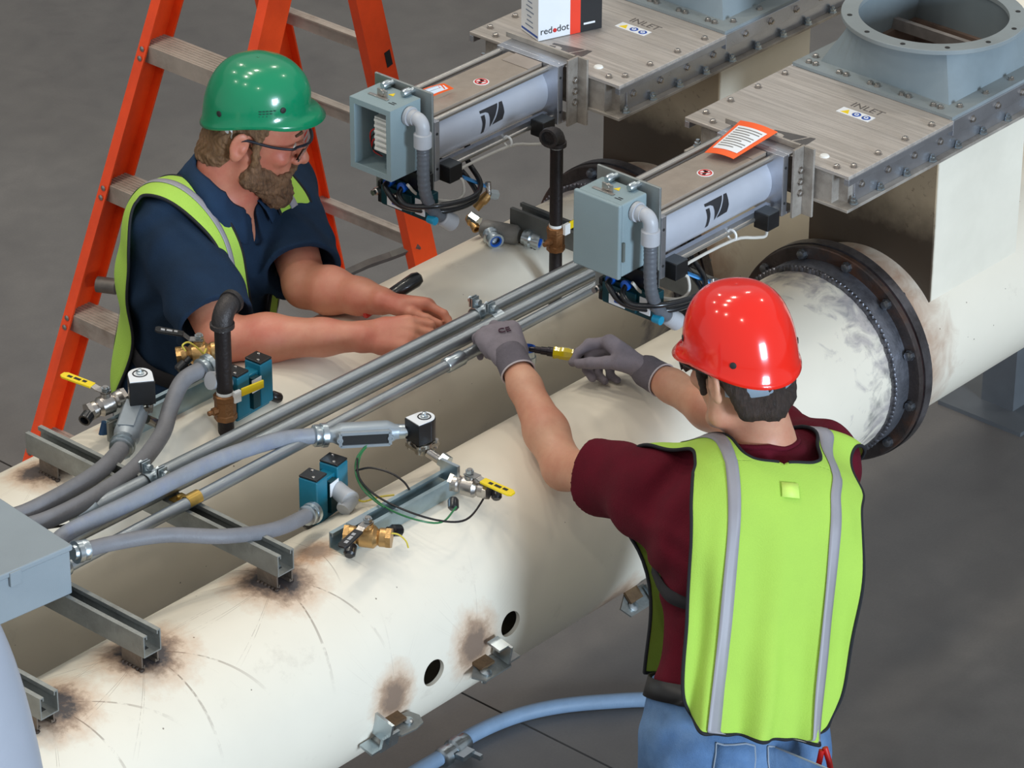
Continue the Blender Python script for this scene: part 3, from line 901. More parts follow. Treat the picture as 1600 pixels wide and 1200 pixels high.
bl = MB().obox(A0 + ux * .80 + V((0, 0, .018)) - uy.normalized() * .0009, ux * .09, uy.normalized() * .0002, (0, 0, .0022)).build('small_print', white_lab, bb)
nrm = -uy.normalized()
text('lettering_red', 'red', .0215, A0 + ux * .125 + V((0, 0, .020)) + nrm * .0003, ux, (0, 0, 1), ink, bx)
text('lettering_dot', 'dot', .0215, A0 + ux * .385 + V((0, 0, .020)) + nrm * .0003, ux, (0, 0, 1), ink, bx)
MB().cyl(A0 + ux * .257 + V((0, 0, .018)), A0 + ux * .257 + V((0, 0, .018)) + nrm * .0012, .0046, n=20).build('red_dot', red_ink, bx)
dl = MB()
sx = -ux.normalized()
for k in range(6):
    dl.obox(A0 + uy * (.52 - .03 * (k % 2)) + sx * .0004 + V((0, 0, .022 + k * .011)), sx * .0003, uy * (.22 - .05 * (k % 3)), (0, 0, .0012))
dl.build('printed_lines', mat('pale_print', (120, 130, 150), .6, 0, .1, 30), bx)
MB().obox(A0 + uy * .5 + sx * .0004 + V((0, 0, .008)), sx * .0003, uy * .46, (0, 0, .0022)).build('blue_stripe', blue_ink, bx)

# ---------------------------------------------------------------- strut channels across and along the pipes
def chan_poly(w_, h, t=.0026, lip=.009, turn=.008):
    a = w_ / 2
    return [(-a, h), (-a, 0), (a, 0), (a, h), (a - lip, h), (a - lip, h - turn), (a - lip + t, h - turn), (a - lip + t, h - t), (a - t, h - t), (a - t, t), (-a + t, t), (-a + t, h - t), (-a + lip - t, h - t), (-a + lip - t, h - turn), (-a + lip, h - turn), (-a + lip, h)]

def strut(label, p0, p1, w_, h, feet, m, slots=True):
    p0, p1 = V(p0), V(p1)
    d = (p1 - p0).normalized()
    side = d.cross(V((0, 0, 1))).normalized()
    t = thing('strut_channel', label, 'strut', p0)
    MB().prism(chan_poly(w_, h), p0, side, (0, 0, 1), p1 - p0).build('channel', m, t, 30)
    if slots:
        n = int((p1 - p0).length / .05)
        for i in range(n):
            c = p0 + d * (.03 + .05 * i) + V((0, 0, .0027))
            MB().obox(c, d * .014, side * .006, V((0, 0, .0002))).build('slot_shade', dark_in, t)  # dark strip laid on the channel floor for the shade of a slot
    for f in feet:
        c = p0 + d * f
        fp = chan_poly(w_ * .98, .026, .003, .008, .006)
        f0 = c + V((0, 0, -.0005))
        MB().prism([(x, -y) for x, y in fp], f0, side, (0, 0, 1), d * .05).build('foot', mat('scorched_galvanised', (128, 116, 104), .5, .6, .25, 20, .3, 120, (60, 48, 42), .7, 18), t, 30)
        wl = MB()
        for k in range(12):
            wl.ball(c + d * (.05 * k / 11) + side * (w_ * .5 * (1 if k % 2 else -1)) + V((0, 0, -.0275)), (.006, .005, .0035), 8, 4)
        wl.build('weld', burnt, t)['kind'] = 'stuff'
        MB().lathe(c + d * .022 + V((0, 0, .0027)), (0, 0, 1), [(0, .009), (.005, .009), (.006, .005), (.010, .0048)], 6).build('bolt', zinc, t)
    return t

ST = 1.275
strut('galvanised strut channel bridging both pipes, under the brass conduit strap', (-.652, -.035, 1.232), (-.652, .635, 1.232), .041, .043, [.004, .585], galv_dull)
strut('galvanised strut channel bridging both pipes, coming out from under the grey enclosure', (-.995, -.05, 1.232), (-.995, .62, 1.232), .041, .043, [.008, .585], galv_dull)
strut('galvanised strut channel whose end shows between the grey vessel and the pipe', (-1.243, -.06, 1.232), (-1.243, .62, 1.232), .041, .043, [.012, .585], galv_dull)
strut('galvanised strut channel bridging both pipes behind the closed junction box', (.675, -.02, 1.232), (.675, .592, 1.232), .041, .043, [.0, .54], mat('galvanised_dark', (112, 114, 112), .5, .7, .2, 16))
strut('short strut channel lying along the front pipe between two valves', (-.505, -.020, 1.2035), (-.195, -.020, 1.2035), .041, .034, [], mat('blue_galvanised', (170, 188, 194), .35, .85, .1, 30), True)
strut('short strut channel lying along the back pipe beside the black riser', (-.505, .578, 1.2035), (-.215, .578, 1.2035), .030, .045, [], mat('blue_galvanised', (170, 188, 194)), True)

# ---------------------------------------------------------------- steel conduits
RA, RC = .0147, .0117
def conduit(label, pts, r, m, coup=(), sub=0, group=None):
    t = thing('steel_conduit', label, 'conduit', pts[0], group)
    MB().tube(pts, r, 20, sub=sub).build('tube', m, t)
    for x0, ln, rr in coup:
        a = V(pts[0]) + (V(pts[1]) - V(pts[0])).normalized() * x0
        d = (V(pts[1]) - V(pts[0])).normalized()
        MB().lathe(a, d, [(0, rr - .002), (.003, rr), (ln - .003, rr), (ln, rr - .002)], 20).build('coupling', zinc, t)
    return t
emt = mat('emt_conduit', (164, 170, 174), .34, .9, .1, 6, .1, 60, (120, 124, 122), .45, 6, (1, 30, 30))
conduit('galvanised conduit, farthest of the three long ones above the pipe gap', [(-.84, .318, 1.2897), (.62, .290, 1.2897)], RA, emt, [(0, .05, .0185)])
conduit('galvanised conduit, middle of the three long ones above the pipe gap', [(-.98, .272, 1.2897), (.60, .247, 1.2897)], RA, emt)
conduit('thinner galvanised conduit, nearest the camera of the three long ones', [(-.985, .205, 1.2867), (.585, .210, 1.2867)], RC, emt, [(0, .03, .016), (1.02, .05, .0155)])

def clamp(label, c, n):
    t = thing('conduit_clamp', label, 'clamp', c)
    c = V(c)
    for k in range(n):
        o = c + V((.004 * k, -.040 * k, 0))
        s_ = MB()
        s_.ring_loft([[o + V((x, .0165 * math.cos(a), .0165 * math.sin(a))) for x, q in ((-.014, 0), (.014, 0))] + [o + V((x, .0185 * math.cos(a), .0185 * math.sin(a))) for x, q in ((.014, 0), (-.014, 0))] for a in np.linspace(-.3, math.pi + .3, 13)])
        s_.build('strap', zinc, t)
        s2 = MB().box(o + V((-.010, .010, .014)), o + V((.010, .013, .034))).box(o + V((-.010, .016, .014)), o + V((.010, .019, .034)))
        s2.build('ear', zinc, t)
        MB().lathe(o + V((0, -.002, .026)), (0, 1, 0), [(0, .0065), (.006, .0065), (.006, .0032), (.030, .0032)], 8).build('bolt', zinc, t)
        MB().hexa(o + V((0, .019, .026)), o + V((0, .026, .026)), .007).build('nut', zinc, t)
    return t
clamp('pair of zinc conduit clamps at the left, near the grey hoses', (-.652, .312, 1.2897), 2)
clamp('pair of zinc conduit clamps in the middle, beside the grey glove', (.235, .300, 1.2897), 2)
t = thing('conduit_strap', 'yellow zinc one hole strap holding the thin conduit on the strut', 'strap', (-.645, .208, 1.2867))
o = V((-.648, .208, 1.2867))
MB().ring_loft([[o + V((x, .0120 * math.cos(a), .0120 * math.sin(a))) for x in (-.016, .016)] + [o + V((x, .0140 * math.cos(a), .0140 * math.sin(a))) for x in (.016, -.016)] for a in np.linspace(-.2, math.pi + .3, 13)]).build('loop', gold_zinc, t)
MB().box(o + V((-.016, .013, -.0115)), o + V((.016, .045, -.009))).build('ear', gold_zinc, t)
MB().lathe(o + V((0, .030, -.009)), (0, 0, 1), [(0, .008), (.006, .008), (.007, .004)], 6).build('bolt', gold_zinc, t)
t = thing('conduit_connector', 'zinc conduit connector with blue ring above the screwdriver tip', 'connector', (0.2555,0.19,1.221))
cc = V((0.2555,0.19,1.218))
MB().lathe(cc, (.06, .02, 1), [(-.016, .012), (-.012, .015), (-.004, .0155), (-.004, .0175), (.008, .0175), (.008, .0155), (.018, .015), (.022, .0165)], 16).build('body', zinc, t)
MB().lathe(cc + V((.001, 0, .0225)), (.06, .02, 1), [(0, .0165), (.006, .0165), (.008, .012), (.004, .010)], 18).build('blue_ring', blue_pl, t)
MB().tube([cc + V((0, 0, -.012)), cc + V((-.004, .0, -.03)), cc + V((-.03, .012, -.02)), (.16, .211, 1.284)], .010, 12, sub=5).build('elbow', mat('cast_elbow', (150, 150, 150), .45, .7, .1, 30), t)

# ---------------------------------------------------------------- grey enclosure at the left edge
en = thing('electrical_enclosure', 'large pale grey enclosure at the left edge with conduits entering its side', 'box', (-1.0, .145, 1.275))
rz = math.radians(-6)
ex, ey = V((math.cos(rz), math.sin(rz), 0)), V((-math.sin(rz), math.cos(rz), 0))
cr = V((-1.000, .142, 1.2755))
def ebox(x0, x1, y0, y1, z0, z1):
    return MB().obox(cr + ex * (x0 + x1) / 2 + ey * (y0 + y1) / 2 + V((0, 0, (z0 + z1) / 2)), ex * (x1 - x0) / 2, ey * (y1 - y0) / 2, (0, 0, (z1 - z0) / 2))
ebox(-.50, 0, .004, .36, 0, .088).build('body', grey_box2, en, bev=.003)
ebox(-.503, .004, 0, .364, .0885, .100).build('lid', grey_box2, en, bev=.003)
for xx in (-.12, -.38):
    ebox(xx - .012, xx + .012, -.003, .003, .070, .098).build('lid_clip', grey_box2, en, bev=.001)

# ---------------------------------------------------------------- grey flexible conduits with fittings
def flex(label, pts, r, m, conn0=True, conn1=True, sub=8, name='flexible_conduit'):
    t = thing(name, label, 'conduit', pts[0])
    pp = smooth_path(pts, sub)
    MB().tube(pp, r, 16).build('hose', m, t)
    for on_, a, b in ((conn0, pp[0], pp[2]), (conn1, pp[-1], pp[-3])):
        if on_:
            d = (b - a).normalized()
            MB().lathe(a - d * .012, d, [(0, r * .95), (.006, r * 1.05), (.006, r * 1.5), (.016, r * 1.5), (.017, r * 1.25), (.020, r * 1.38), (.030, r * 1.38), (.032, r * 1.1)], 16).build('fitting', zinc, t)
    return t
flex('grey flexible conduit curving from the enclosure to the conduit body at far left', [(-.965, .36, 1.325), (-0.9095,0.3478,1.325), (-0.7709,0.3824,1.3), (-0.674,0.4197,1.28), (-0.591,0.4664,1.262), (-0.5608,0.4866,1.258)], .0168, flex_gray, False, True)
flex('grey flexible conduit curving up from the enclosure to the teal valve behind the black riser', [(-.985, .33, 1.322), (-0.9075,0.308,1.32), (-0.7709,0.331,1.3), (-0.6228,0.3886,1.27), (-0.4776,0.4697,1.25), (-0.4121,0.5106,1.27), (-0.3518,0.5367,1.293), (-0.2879,0.535,1.298)], .0165, flex_gray, False, True)
flex('grey flexible conduit with blue print ending at the open conduit body', [(-.98, .225, 1.322), (-0.9131,0.2424,1.325), (-0.771,0.245,1.318), (-0.582,0.241,1.318), (-0.4618,0.2288,1.312), (-0.3869,0.2199,1.3), (-0.3243,0.1893,1.292)], .0155, mat('grey_print_conduit', (132, 136, 144), .5, 0, .1, 20, .3, 90, (108, 118, 150), .4, 30), False, True)
flex('grey flexible conduit dipping from the enclosure corner to the front teal valve', [(-0.9621,0.1682,1.335), (-0.8869,0.1543,1.325), (-0.797,0.1182,1.315), (-0.7088,0.0629,1.295), (-0.5955,0.0476,1.265), (-0.4755,0.0735,1.235)], .0140, flex_gray, True, True)
MB_ = MB
setp(MB().tube([(-0.9053,0.312,1.3), (-0.8515,0.3128,1.285), (-0.792,0.3446,1.27), (-0.7268,0.3909,1.25), (-0.5952,0.4634,1.24), (-0.5498,0.503,1.24)], .0025, 6, sub=5).build('cable', wire_k, loc=(-0.9053,0.312,1.3)), 'thin dark cable running between the two upper grey conduits', 'cable')

# ---------------------------------------------------------------- black risers
def riser(label, x, y, z0, zv, z1, r, opening, lev, lm):
    t = thing('riser_pipe', label, 'pipe', (x, y, z0))
    MB().cyl((x, y, z0), (x, y, zv), r, n=18).build('nipple', black_iron, t)
    MB().lathe((x, y, zv), (0, 0, 1), [(0, r * 1.2), (.002, r * 1.42), (.012, r * 1.42), (.014, r * 1.32), (.042, r * 1.32), (.044, r * 1.42), (.054, r * 1.42), (.056, r * 1.2)], 8).build('bronze_valve', bronze, t, 30)
    lv = MB()
    dl = V(lev).normalized()
    sd = dl.cross(V((0, 0, 1)))
    lv.obox(V((x, y - .024, zv + .060)) + dl * (r * 1.1 + .026), dl * .026, sd * .0022, (0, 0, .0085))
    MB().obox(V((x, y - .022, zv + .054)) + dl * r * .6, dl * .008, sd * .004, (0, 0, .012)).build('lever_root', white_pl, t, bev=.001)
    lv.build('lever', lm, t, bev=.0015)
    MB().lathe(V((x, y, zv + .026)) - dl * r * 1.2, -dl, [(0, .008), (.010, .008), (.012, .005), (.020, .005)], 8).build('stem_nut', bronze, t)
    MB().lathe((x, y, zv + .055), (0, 0, 1), [(0, r * 1.06), (.007, r * 1.04)], 14).build('thread_tape', white_pl, t)
    MB().cyl((x, y, zv + .054), (x, y, z1), r, n=18).build('pipe', black_iron, t)
    d = V(opening).normalized()
    MB().lathe((x, y, z1 + .004), (0, 0, 1), [(-.004, r * 1.05), (.004, r * 1.02)], 14).build('thread_tape', white_pl, t)
    e = MB().lathe((x, y, z1 + .004), (0, 0, 1), [(0, r * 1.2), (0, r * 1.5), (.009, r * 1.5), (.010, r * 1.32)], 18)
    c = V((x, y, z1 + .010))
    k = r * 1.9
    arc = [c + V((0, 0, math.sin(a) * k)) + d * (k - math.cos(a) * k) for a in np.linspace(0, math.pi / 2, 8)]
    e.tube([c] + arc + [arc[-1] + d * .004], r * 1.3, 18)
    o_ = arc[-1] + d * .003
    e.lathe(o_, d, [(0, r * 1.3), (0, r * 1.5), (.011, r * 1.5), (.011, r * 1.12), (-.012, r * 1.0), (-.014, .001)], 18, False)
    e.build('elbow', iron_fit, t)
    return t
riser('tall black iron riser with elbow rising in front of the green helmeted worker', -.300, .478, 1.165, 1.208, 1.405, .0160, (1, .3, 0), (1, -.2, .06), yellow)
riser('black iron riser with elbow standing between the two junction boxes', .5985, .415, 1.12, 1.256, 1.492, .0138, (-1, -.25, 0), (1, 0, 0), yellow)

# ---------------------------------------------------------------- valves on the short struts
def teal_valve(label, c, rz):
    c = V(c)
    t = thing('solenoid_valve', label, 'valve', c)
    ux, uy, uz = V((math.cos(rz), math.sin(rz), 0)), V((-math.sin(rz), math.cos(rz), 0)), V((0, 0, 1))
    Q = lambda x, y, z: c + ux * x + uy * y + uz * z
    bb = lambda x0, x1, y0, y1, z0, z1: MB().obox(Q((x0 + x1) / 2, (y0 + y1) / 2, (z0 + z1) / 2), ux * (x1 - x0) / 2, uy * (y1 - y0) / 2, uz * (z1 - z0) / 2)
    bb(-.048, .048, -.014, .014, -.002, .085).build('valve_body', teal, t, bev=.002)
    for s in (-1, 1):
        e = bb(s * .034 - .018, s * .034 + .018, -.021, .021, .006, .098)
        e.build('end_block', teal, t, bev=.003)
        bb(s * .034 - .0175, s * .034 + .0175, -.0205, .0205, .0985, .103).build('black_cap', black_pl, t, bev=.002)
        for q in (-1, 1):
            MB().lathe(Q(s * .034 + q * .010, q * .008, .103), uz, [(0, .003), (.0015, .003), (.002, .001)], 8).build('screw', stainless, t)
    bb(-.010, .010, -.024, -.013, .012, .080).build('front_rib', teal_dark, t, bev=.001)
    bb(-.014, .014, -.0248, -.0238, .050, .078).build('rating_label', white_lab, t)
    MB().lathe(Q(.053, -.004, .020), ux, [(-.004, .008), (.004, .008), (.006, .005)], 10).build('plug', stainless, t)
    MB().lathe(Q(.055, -.012, .012), ux + uz * -.7 - uy * .4, [(0, .0085), (.004, .011), (.020, .011), (.024, .008)], 12).build('muffler', rubber, t)
    MB().lathe(Q(-.053, -.006, .018), -ux - uz * .7, [(0, .007), (.004, .0095), (.018, .0095), (.021, .006)], 12).build('muffler', rubber, t)
    return t, Q
tv1, Q1 = teal_valve('teal solenoid valve with black caps on the inner side of the front pipe', (-.378, .138, 1.165), math.radians(10))
fb = MB().lathe(Q1(.012, -.020, .055), (-.2, -1, -.12), [(0, .017), (.030, .018), (.042, .020), (.046, .020)], 18)
fb.build('grey_hub', pvc_light, tv1)
MB().lathe(Q1(.008, -.055, .046), (-1, -.25, -.35), [(0, .016), (.02, .016), (.03, .014)], 16).build('grey_hub', pvc_light, tv1)
MB().tube([Q1(.012, -.062, .05), Q1(.02, -.075, .040), Q1(.035, -.10, .050), Q1(.05, -.125, .055)], .0022, 6, sub=5).build('yellow_wire', wire_y, tv1)
tv2, Q2 = teal_valve('teal solenoid valve behind the tall black riser on the back pipe', (-0.2229,0.4946,1.19), math.radians(4))
MB().lathe(Q2(-.02, .0, .075), (-1, .1, .35), [(0, .016), (.06, .016), (.064, .018), (.078, .018)], 16).build('grey_hub', pvc_light, tv2)

def coil_solenoid(label, c, flow, k):
    c = V(c)
    t = thing('coil_valve', label, 'valve', c)
    d = V(flow).normalized()
    s = V((0, 0, 1)).cross(d)
    n = 14
    poly = [(-.022, -.019), (.004, -.019)] + [(.004 + .019 * math.cos(a), .019 * math.sin(a)) for a in np.linspace(-math.pi / 2, math.pi / 2, n)] + [(.004, .019), (-.022, .019)]
    poly = [(x * k, y * k) for x, y in poly]
    hc = .038 * k
    MB().prism(poly, c, d, s, (0, 0, hc)).build('coil', black_pl, t, bev=.0015)
    pl2 = [(x * .93, y * .93) for x, y in poly]
    lb = MB().prism(pl2, c + V((0, 0, hc + .0002)), d, s, (0, 0, .0012)).build('white_label', white_lab, t)
    MB().torus(c + d * .005 + V((0, 0, hc + .0016)), (0, 0, 1), .0105 * k, .0014, 18, 5).build('printed_ring', ink, lb)
    MB().lathe(c + d * .005 + V((0, 0, hc + .001)), (0, 0, 1), [(0, .0075), (.004, .0075), (.005, .005), (.009, .0045), (.010, .003)], 12).build('retaining_nut', zinc, t)
    # brass-nickel body under the coil: bonnet flange with four cap screws and two ports
    b = MB().lathe(c, (0, 0, -1), [(0, .011), (.006, .012), (.006, .020), (.013, .021), (.013, .016), (.030, .015), (.033, .010)], 20)
    b.obox(c + V((0, 0, -.012)), d * .026, s * .019, (0, 0, .0035))
    b.build('valve_body', mat('nickel_body', (168, 160, 148), .3, .95, .2, 40, .2, 120), t)
    for i in (-1, 1):
        for j in (-1, 1):
            MB().lathe(c + d * i * .020 + s * j * .0145 + V((0, 0, -.009)), (0, 0, 1), [(-.012, .0042), (0, .0042), (0, .006), (.006, .006)], 10).build('cap_screw', stainless, t)
    return t
# front set: coil, open conduit body, conduit nipple
CS1 = V((-0.188,0.062,1.276))
cv1 = coil_solenoid('black coil valve with white label at the end of the open conduit body', CS1, (1, -.15, 0), 1.15)
MB().tube([CS1 + V((.0, -.012, -.024)), CS1 + V((.012, -.040, -.040)), (-0.1807,0.0084,1.242)], .009, 12, sub=4).build('pipe_nipple', stainless, cv1)
MB().hexa((-0.1826,0.0181,1.246), (-0.1819,0.0025,1.242), .0145).build('hex_nut', zinc, cv1)
def conduit_body(label, a, b, r, opened):
    a, b = V(a), V(b)
    d = (b - a).normalized()
    s = d.cross(V((0, 0, 1))).normalized()
    if s.y > 0: s = -s
    u = s.cross(d)
    if u.z < 0: u = -u
    L = (b - a).length
    t = thing('pull_fitting', label, 'fitting', a)
    m = mat('cast_conduit_body', (150, 158, 164), .42, .35, .06, 20)
    th = np.linspace(0, 2 * math.pi, 28, endpoint=False)
    rings = []
    # rounded cast body; a flat dark plate paints the shade of its open side
    for k, (f, q) in enumerate(((0, .62), (.07, .66), (.16, .96), (.2, 1), (.8, 1), (.84, .96), (.93, .66), (1, .62))):
        rings.append([a + d * (L * f) + (s * math.cos(x) * abs(math.cos(x)) ** -.25 if abs(math.cos(x)) > 1e-3 else s * 0) * r * q + u * (math.sin(x)) * r * q for x in th])
    MB().ring_loft(rings).build('shell', m, t, 50)
    if opened:
        fr = MB()
        c = a + d * (L * .5) + s * (r * 1.0)
        hl, hh = L * .34, r * .62
        fr.obox(c + u * hh, d * hl, s * .0035, u * .0028).obox(c - u * hh, d * hl, s * .0035, u * .0028).obox(c + d * hl, d * .003, s * .0035, u * hh).obox(c - d * hl, d * .003, s * .0035, u * hh)
        fr.build('cover_rim', m, t)
        MB().obox(c, d * (hl - .001), s * .0012, u * (hh - .001)).build('opening', dark_in, t)  # dark plate imitating the shaded inside, no real recess
        for e in (-1, 1): MB().lathe(c + d * e * (hl + .001), s, [(-.002, .006), (.004, .006), (.0042, .003), (.002, .0025)], 12).build('screw_boss', m, t)
    else:
        MB().obox(a + d * (L * .5) + u * (r * .98), d * (L * .33), s * (r * .62), u * .002).build('cover_plate', m, t, bev=.001)
    MB().lathe(b - d * .004, d, [(0, r * .66), (.012, r * .66), (.012, r * .5), (.034, r * .5)], 18).build('chrome_nipple', zinc, t)
    return t
conduit_body('grey conduit body with its cover off and green wires hanging out', (-0.3186,0.1831,1.292), (-0.2139,0.0937,1.29), .0215, True)
G1w = [(-0.2716,0.1187,1.28), (-0.296,0.1207,1.262), (-0.323,0.1004,1.24), (-0.3492,0.0508,1.235), (-0.3753,-0.023,1.24), (-0.3699,-0.0905,1.24), (-0.3233,-0.1111,1.222), (-0.2682,-0.0975,1.225)]
def wire(label, pts, m, r=.0019):
    return setp(MB().tube(pts, r, 6, sub=6).build('wire', m, loc=pts[0]), label, 'wire')
wire('green wire looping from the open conduit body across the short strut', G1w, wire_g)
wire('second green wire hugging the first where it leaves the conduit body', [(-0.2783,0.119,1.28), (-0.3027,0.1226,1.26), (-0.3228,0.1072,1.24), (-0.355,0.0566,1.238), (-0.3761,0.0005,1.242), (-0.3795,-0.0189,1.243)], wire_g)
wire('long black wire looping from the conduit body to the yellow handled valve', [(-0.3069,0.1185,1.262), (-0.3341,0.0864,1.242), (-0.3605,0.0153,1.243), (-0.3578,-0.063,1.24), (-0.3224,-0.1103,1.224), (-0.2768,-0.1293,1.214), (-0.2116,-0.1085,1.214), (-0.1671,-0.0877,1.225)], wire_k, .0021)
wire('short black wire arching over the gap to the short strut', [(-0.3203,0.1094,1.245), (-0.3152,0.0743,1.262), (-0.3026,0.0371,1.26), (-0.2966,0.0102,1.25), (-0.2961,-0.0054,1.238)], wire_k, .0021)

def ball_valve(label, c, flow, hdir, hz, body_m, lever_m, text_m, size=1.0, lev_len=.075):
    c = V(c)
    t = thing('ball_valve', label, 'valve', c)
    d = V(flow).normalized()
    s = V((0, 0, 1)).cross(d).normalized()
    k = size
    b = MB().lathe(c - d * .036 * k, d, [(0, .011 * k), (0, .0155 * k), (.014 * k, .0155 * k), (.018 * k, .013 * k), (.024 * k, .018 * k), (.046 * k, .019 * k), (.052 * k, .013 * k), (.056 * k, .0155 * k), (.072 * k, .0155 * k), (.072 * k, .011 * k)], 16)
    b.cyl(c + V((0, 0, .010 * k)), c + V((0, 0, .024 * k)), .0095 * k, n=14)
    b.build('valve_body', body_m, t, 30)
    for e in (-1, 1): MB().hexa(c + d * e * .038 * k, c + d * e * .030 * k, .0178 * k).build('hex_end', body_m, t)
    h = V(hdir).normalized()
    q = V((0, 0, 1)).cross(h)
    q.normalize()
    top = c + V((0, 0, .026 * k))
    sm_ = MB().cyl(top - V((0, 0, .004)), top + V((0, 0, .010 * k)), .0048 * k, n=12).obox(top + h * .006, h * .014, q * .0085, V((0, 0, .0012)))
    sm_.build('stem', stainless, t)
    MB().hexa(top + V((0, 0, .002)), top + V((0, 0, .0075 * k)), .0075 * k).build('stem_nut', zinc, t)
    up = V((0, 0, hz))
    a0 = top + h * .018
    a1 = top + h * .030 + up * .5
    a2 = top + h * (.030 + lev_len) + up
    MB().ring_loft([[p + q * .0075 + V((0, 0, .0012)), p - q * .0075 + V((0, 0, .0012)), p - q * .0075 - V((0, 0, .0012)), p + q * .0075 - V((0, 0, .0012))] for p in (a0, a1)]).build('lever_neck', stainless, t)
    dd = (a2 - a1).normalized()
    n_ = dd.cross(q)
    if n_.z < 0: n_ = -n_
    lo = [(-.0, -.0092), (.9, -.0105), (1.0, -.006), (1.0, .006), (.9, .0105), (0, .0092)]
    Ll = (a2 - a1).length
    lv = MB().prism([(x * Ll, y) for x, y in lo], a1 - n_ * .0022, dd, q, n_ * .0048).build('lever', lever_m, t, bev=.0012)
    if text_m:
        for i, (x0, ln) in enumerate(((.22, .12), (.40, .20), (.66, .14))):
            MB().obox(a1 + dd * Ll * (x0 + ln / 2) + n_ * .0029 + q * (.001 * (i - 1)), dd * Ll * ln / 2, q * .0034, n_ * .0002).build('stamped_mark', text_m, lv)
    return t
# right end of the front short strut
bvA = ball_valve('stainless ball valve with yellow lever at the right end of the front short strut', (-0.2001,-0.0692,1.228), (.30, -.95, 0), (.08, -1, 0), -.008, stainless, yellow, ink, 1.05, .072)
MB().obox((-0.2073,-0.0258,1.246), (.0035, .0, 0), (0, .022, 0), (0, 0, .020)).build('clip_plate', zinc, bvA)
for q in ((-0.2445,-0.0677,1.222), (-0.1632,-0.102,1.222)):
    MB().lathe(q, (-.5, -.5, -.5), [(0, .007), (.005, .0105), (.020, .0105), (.024, .007)], 12).build('muffler', rubber, bvA)
# left end of the front short strut
bvB = ball_valve('brass ball valve with black lever at the left end of the front short strut', (-0.4689,-0.0633,1.238), (.55, -.84, 0), (-.98, -.2, 0), -.006, brass, black_pl, mat('pale_stamp', (170, 170, 172), .5, 0, .1, 20), 1.15, .06)
MB().obox((-0.4407,-0.0121,1.236), (.022, .0, 0), (0, .010, 0), (0, 0, .004)).build('clip_plate', zinc, bvB)
for q, dr in (((-0.493,-0.0441,1.222), (-.8, -.5, -.4)), ((-0.4158,-0.0723,1.23), (.8, -.1, -.3))):
    MB().lathe(q, dr, [(-.010, .0075), (.0, .0075), (.002, .0115), (.020, .0115), (.024, .008)], 12).build('muffler', rubber, bvB)
MB().tube([(-0.4509,-0.0961,1.25), (-0.4358,-0.1073,1.245), (-0.4309,-0.1217,1.235), (-0.4302,-0.1273,1.222)], .0017, 6, sub=4).build('yellow_wire', wire_y, bvB)
# back set
cv2 = coil_solenoid('black coil valve with white label beside the lime vest hem', V((-0.4527,0.548,1.291)), (.6, .8, 0), 1.3)
MB().tube([V((-0.4389,0.55,1.238)), V((-0.4192,0.545,1.222)), V((-0.4218,0.53,1.22))], .009, 10, sub=3).build('pipe_nipple', mat('nickel_body', (168, 160, 148)), cv2)
MB().torus((-0.4149,0.535,1.227), (1, -.5, 0), .010, .004, 16, 8).build('blue_ring', blue_pl, cv2)
conduit_body('grey conduit body with closed cover below the white labelled coil at the left', (-0.5542,0.4901,1.258), (-0.4471,0.5661,1.268), .0255, False)
bvC = ball_valve('stainless ball valve with yellow lever left of the lime vest hem', (-0.4967,0.6,1.276), (.9, -.2, .1), (-.16, .98, 0), .006, stainless, yellow, ink, 1.1, .075)
MB().lathe((-0.5399,0.6,1.274), (-.9, -.3, -.2), [(0, .009), (.004, .0125), (.022, .0125), (.022, .009), (.012, .008)], 12).build('muffler', rubber, bvC)
MB().lathe((-0.4784,0.62,1.221), (-.4, 0, -1), [(0, .012), (.03, .012), (.032, .009)], 12).build('teal_plug', mat('navy_plug', (20, 62, 100), .4, 0, .1, 20), bvC)
MB().obox((-0.4717,0.585,1.26), (.003, .0, 0), (0, .020, 0), (0, 0, .020)).build('clip_plate', zinc, bvC)
MB().obox((-0.5062,0.575,1.233), (.012, .0, 0), (0, .003, 0), (0, 0, .020)).build('clip_leg', galv_dull, bvC)
bvD = ball_valve('brass ball valve with black tipped steel lever in front of the navy shirt', (-0.2477,0.6,1.287), (.75, -.65, .1), (-.62, .70, .0), .022, brass, black_pl, mat('pale_stamp', (170, 170, 172)), 1.2, .055)
MB().tube([(-0.3033,0.58,1.322), (-0.3111,0.58,1.337), (-0.2939,0.58,1.337), (-0.2833,0.565,1.324), (-0.2749,0.56,1.312), (-0.2583,0.57,1.312)], .0018, 6, sub=5).build('yellow_wire', wire_y, bvD)
MB().lathe((-0.2844,0.6,1.282), (-.6, .2, -.5), [(-.012, .007), (0, .007), (.002, .0115), (.020, .0115), (.024, .008)], 12).build('muffler', rubber, bvD)

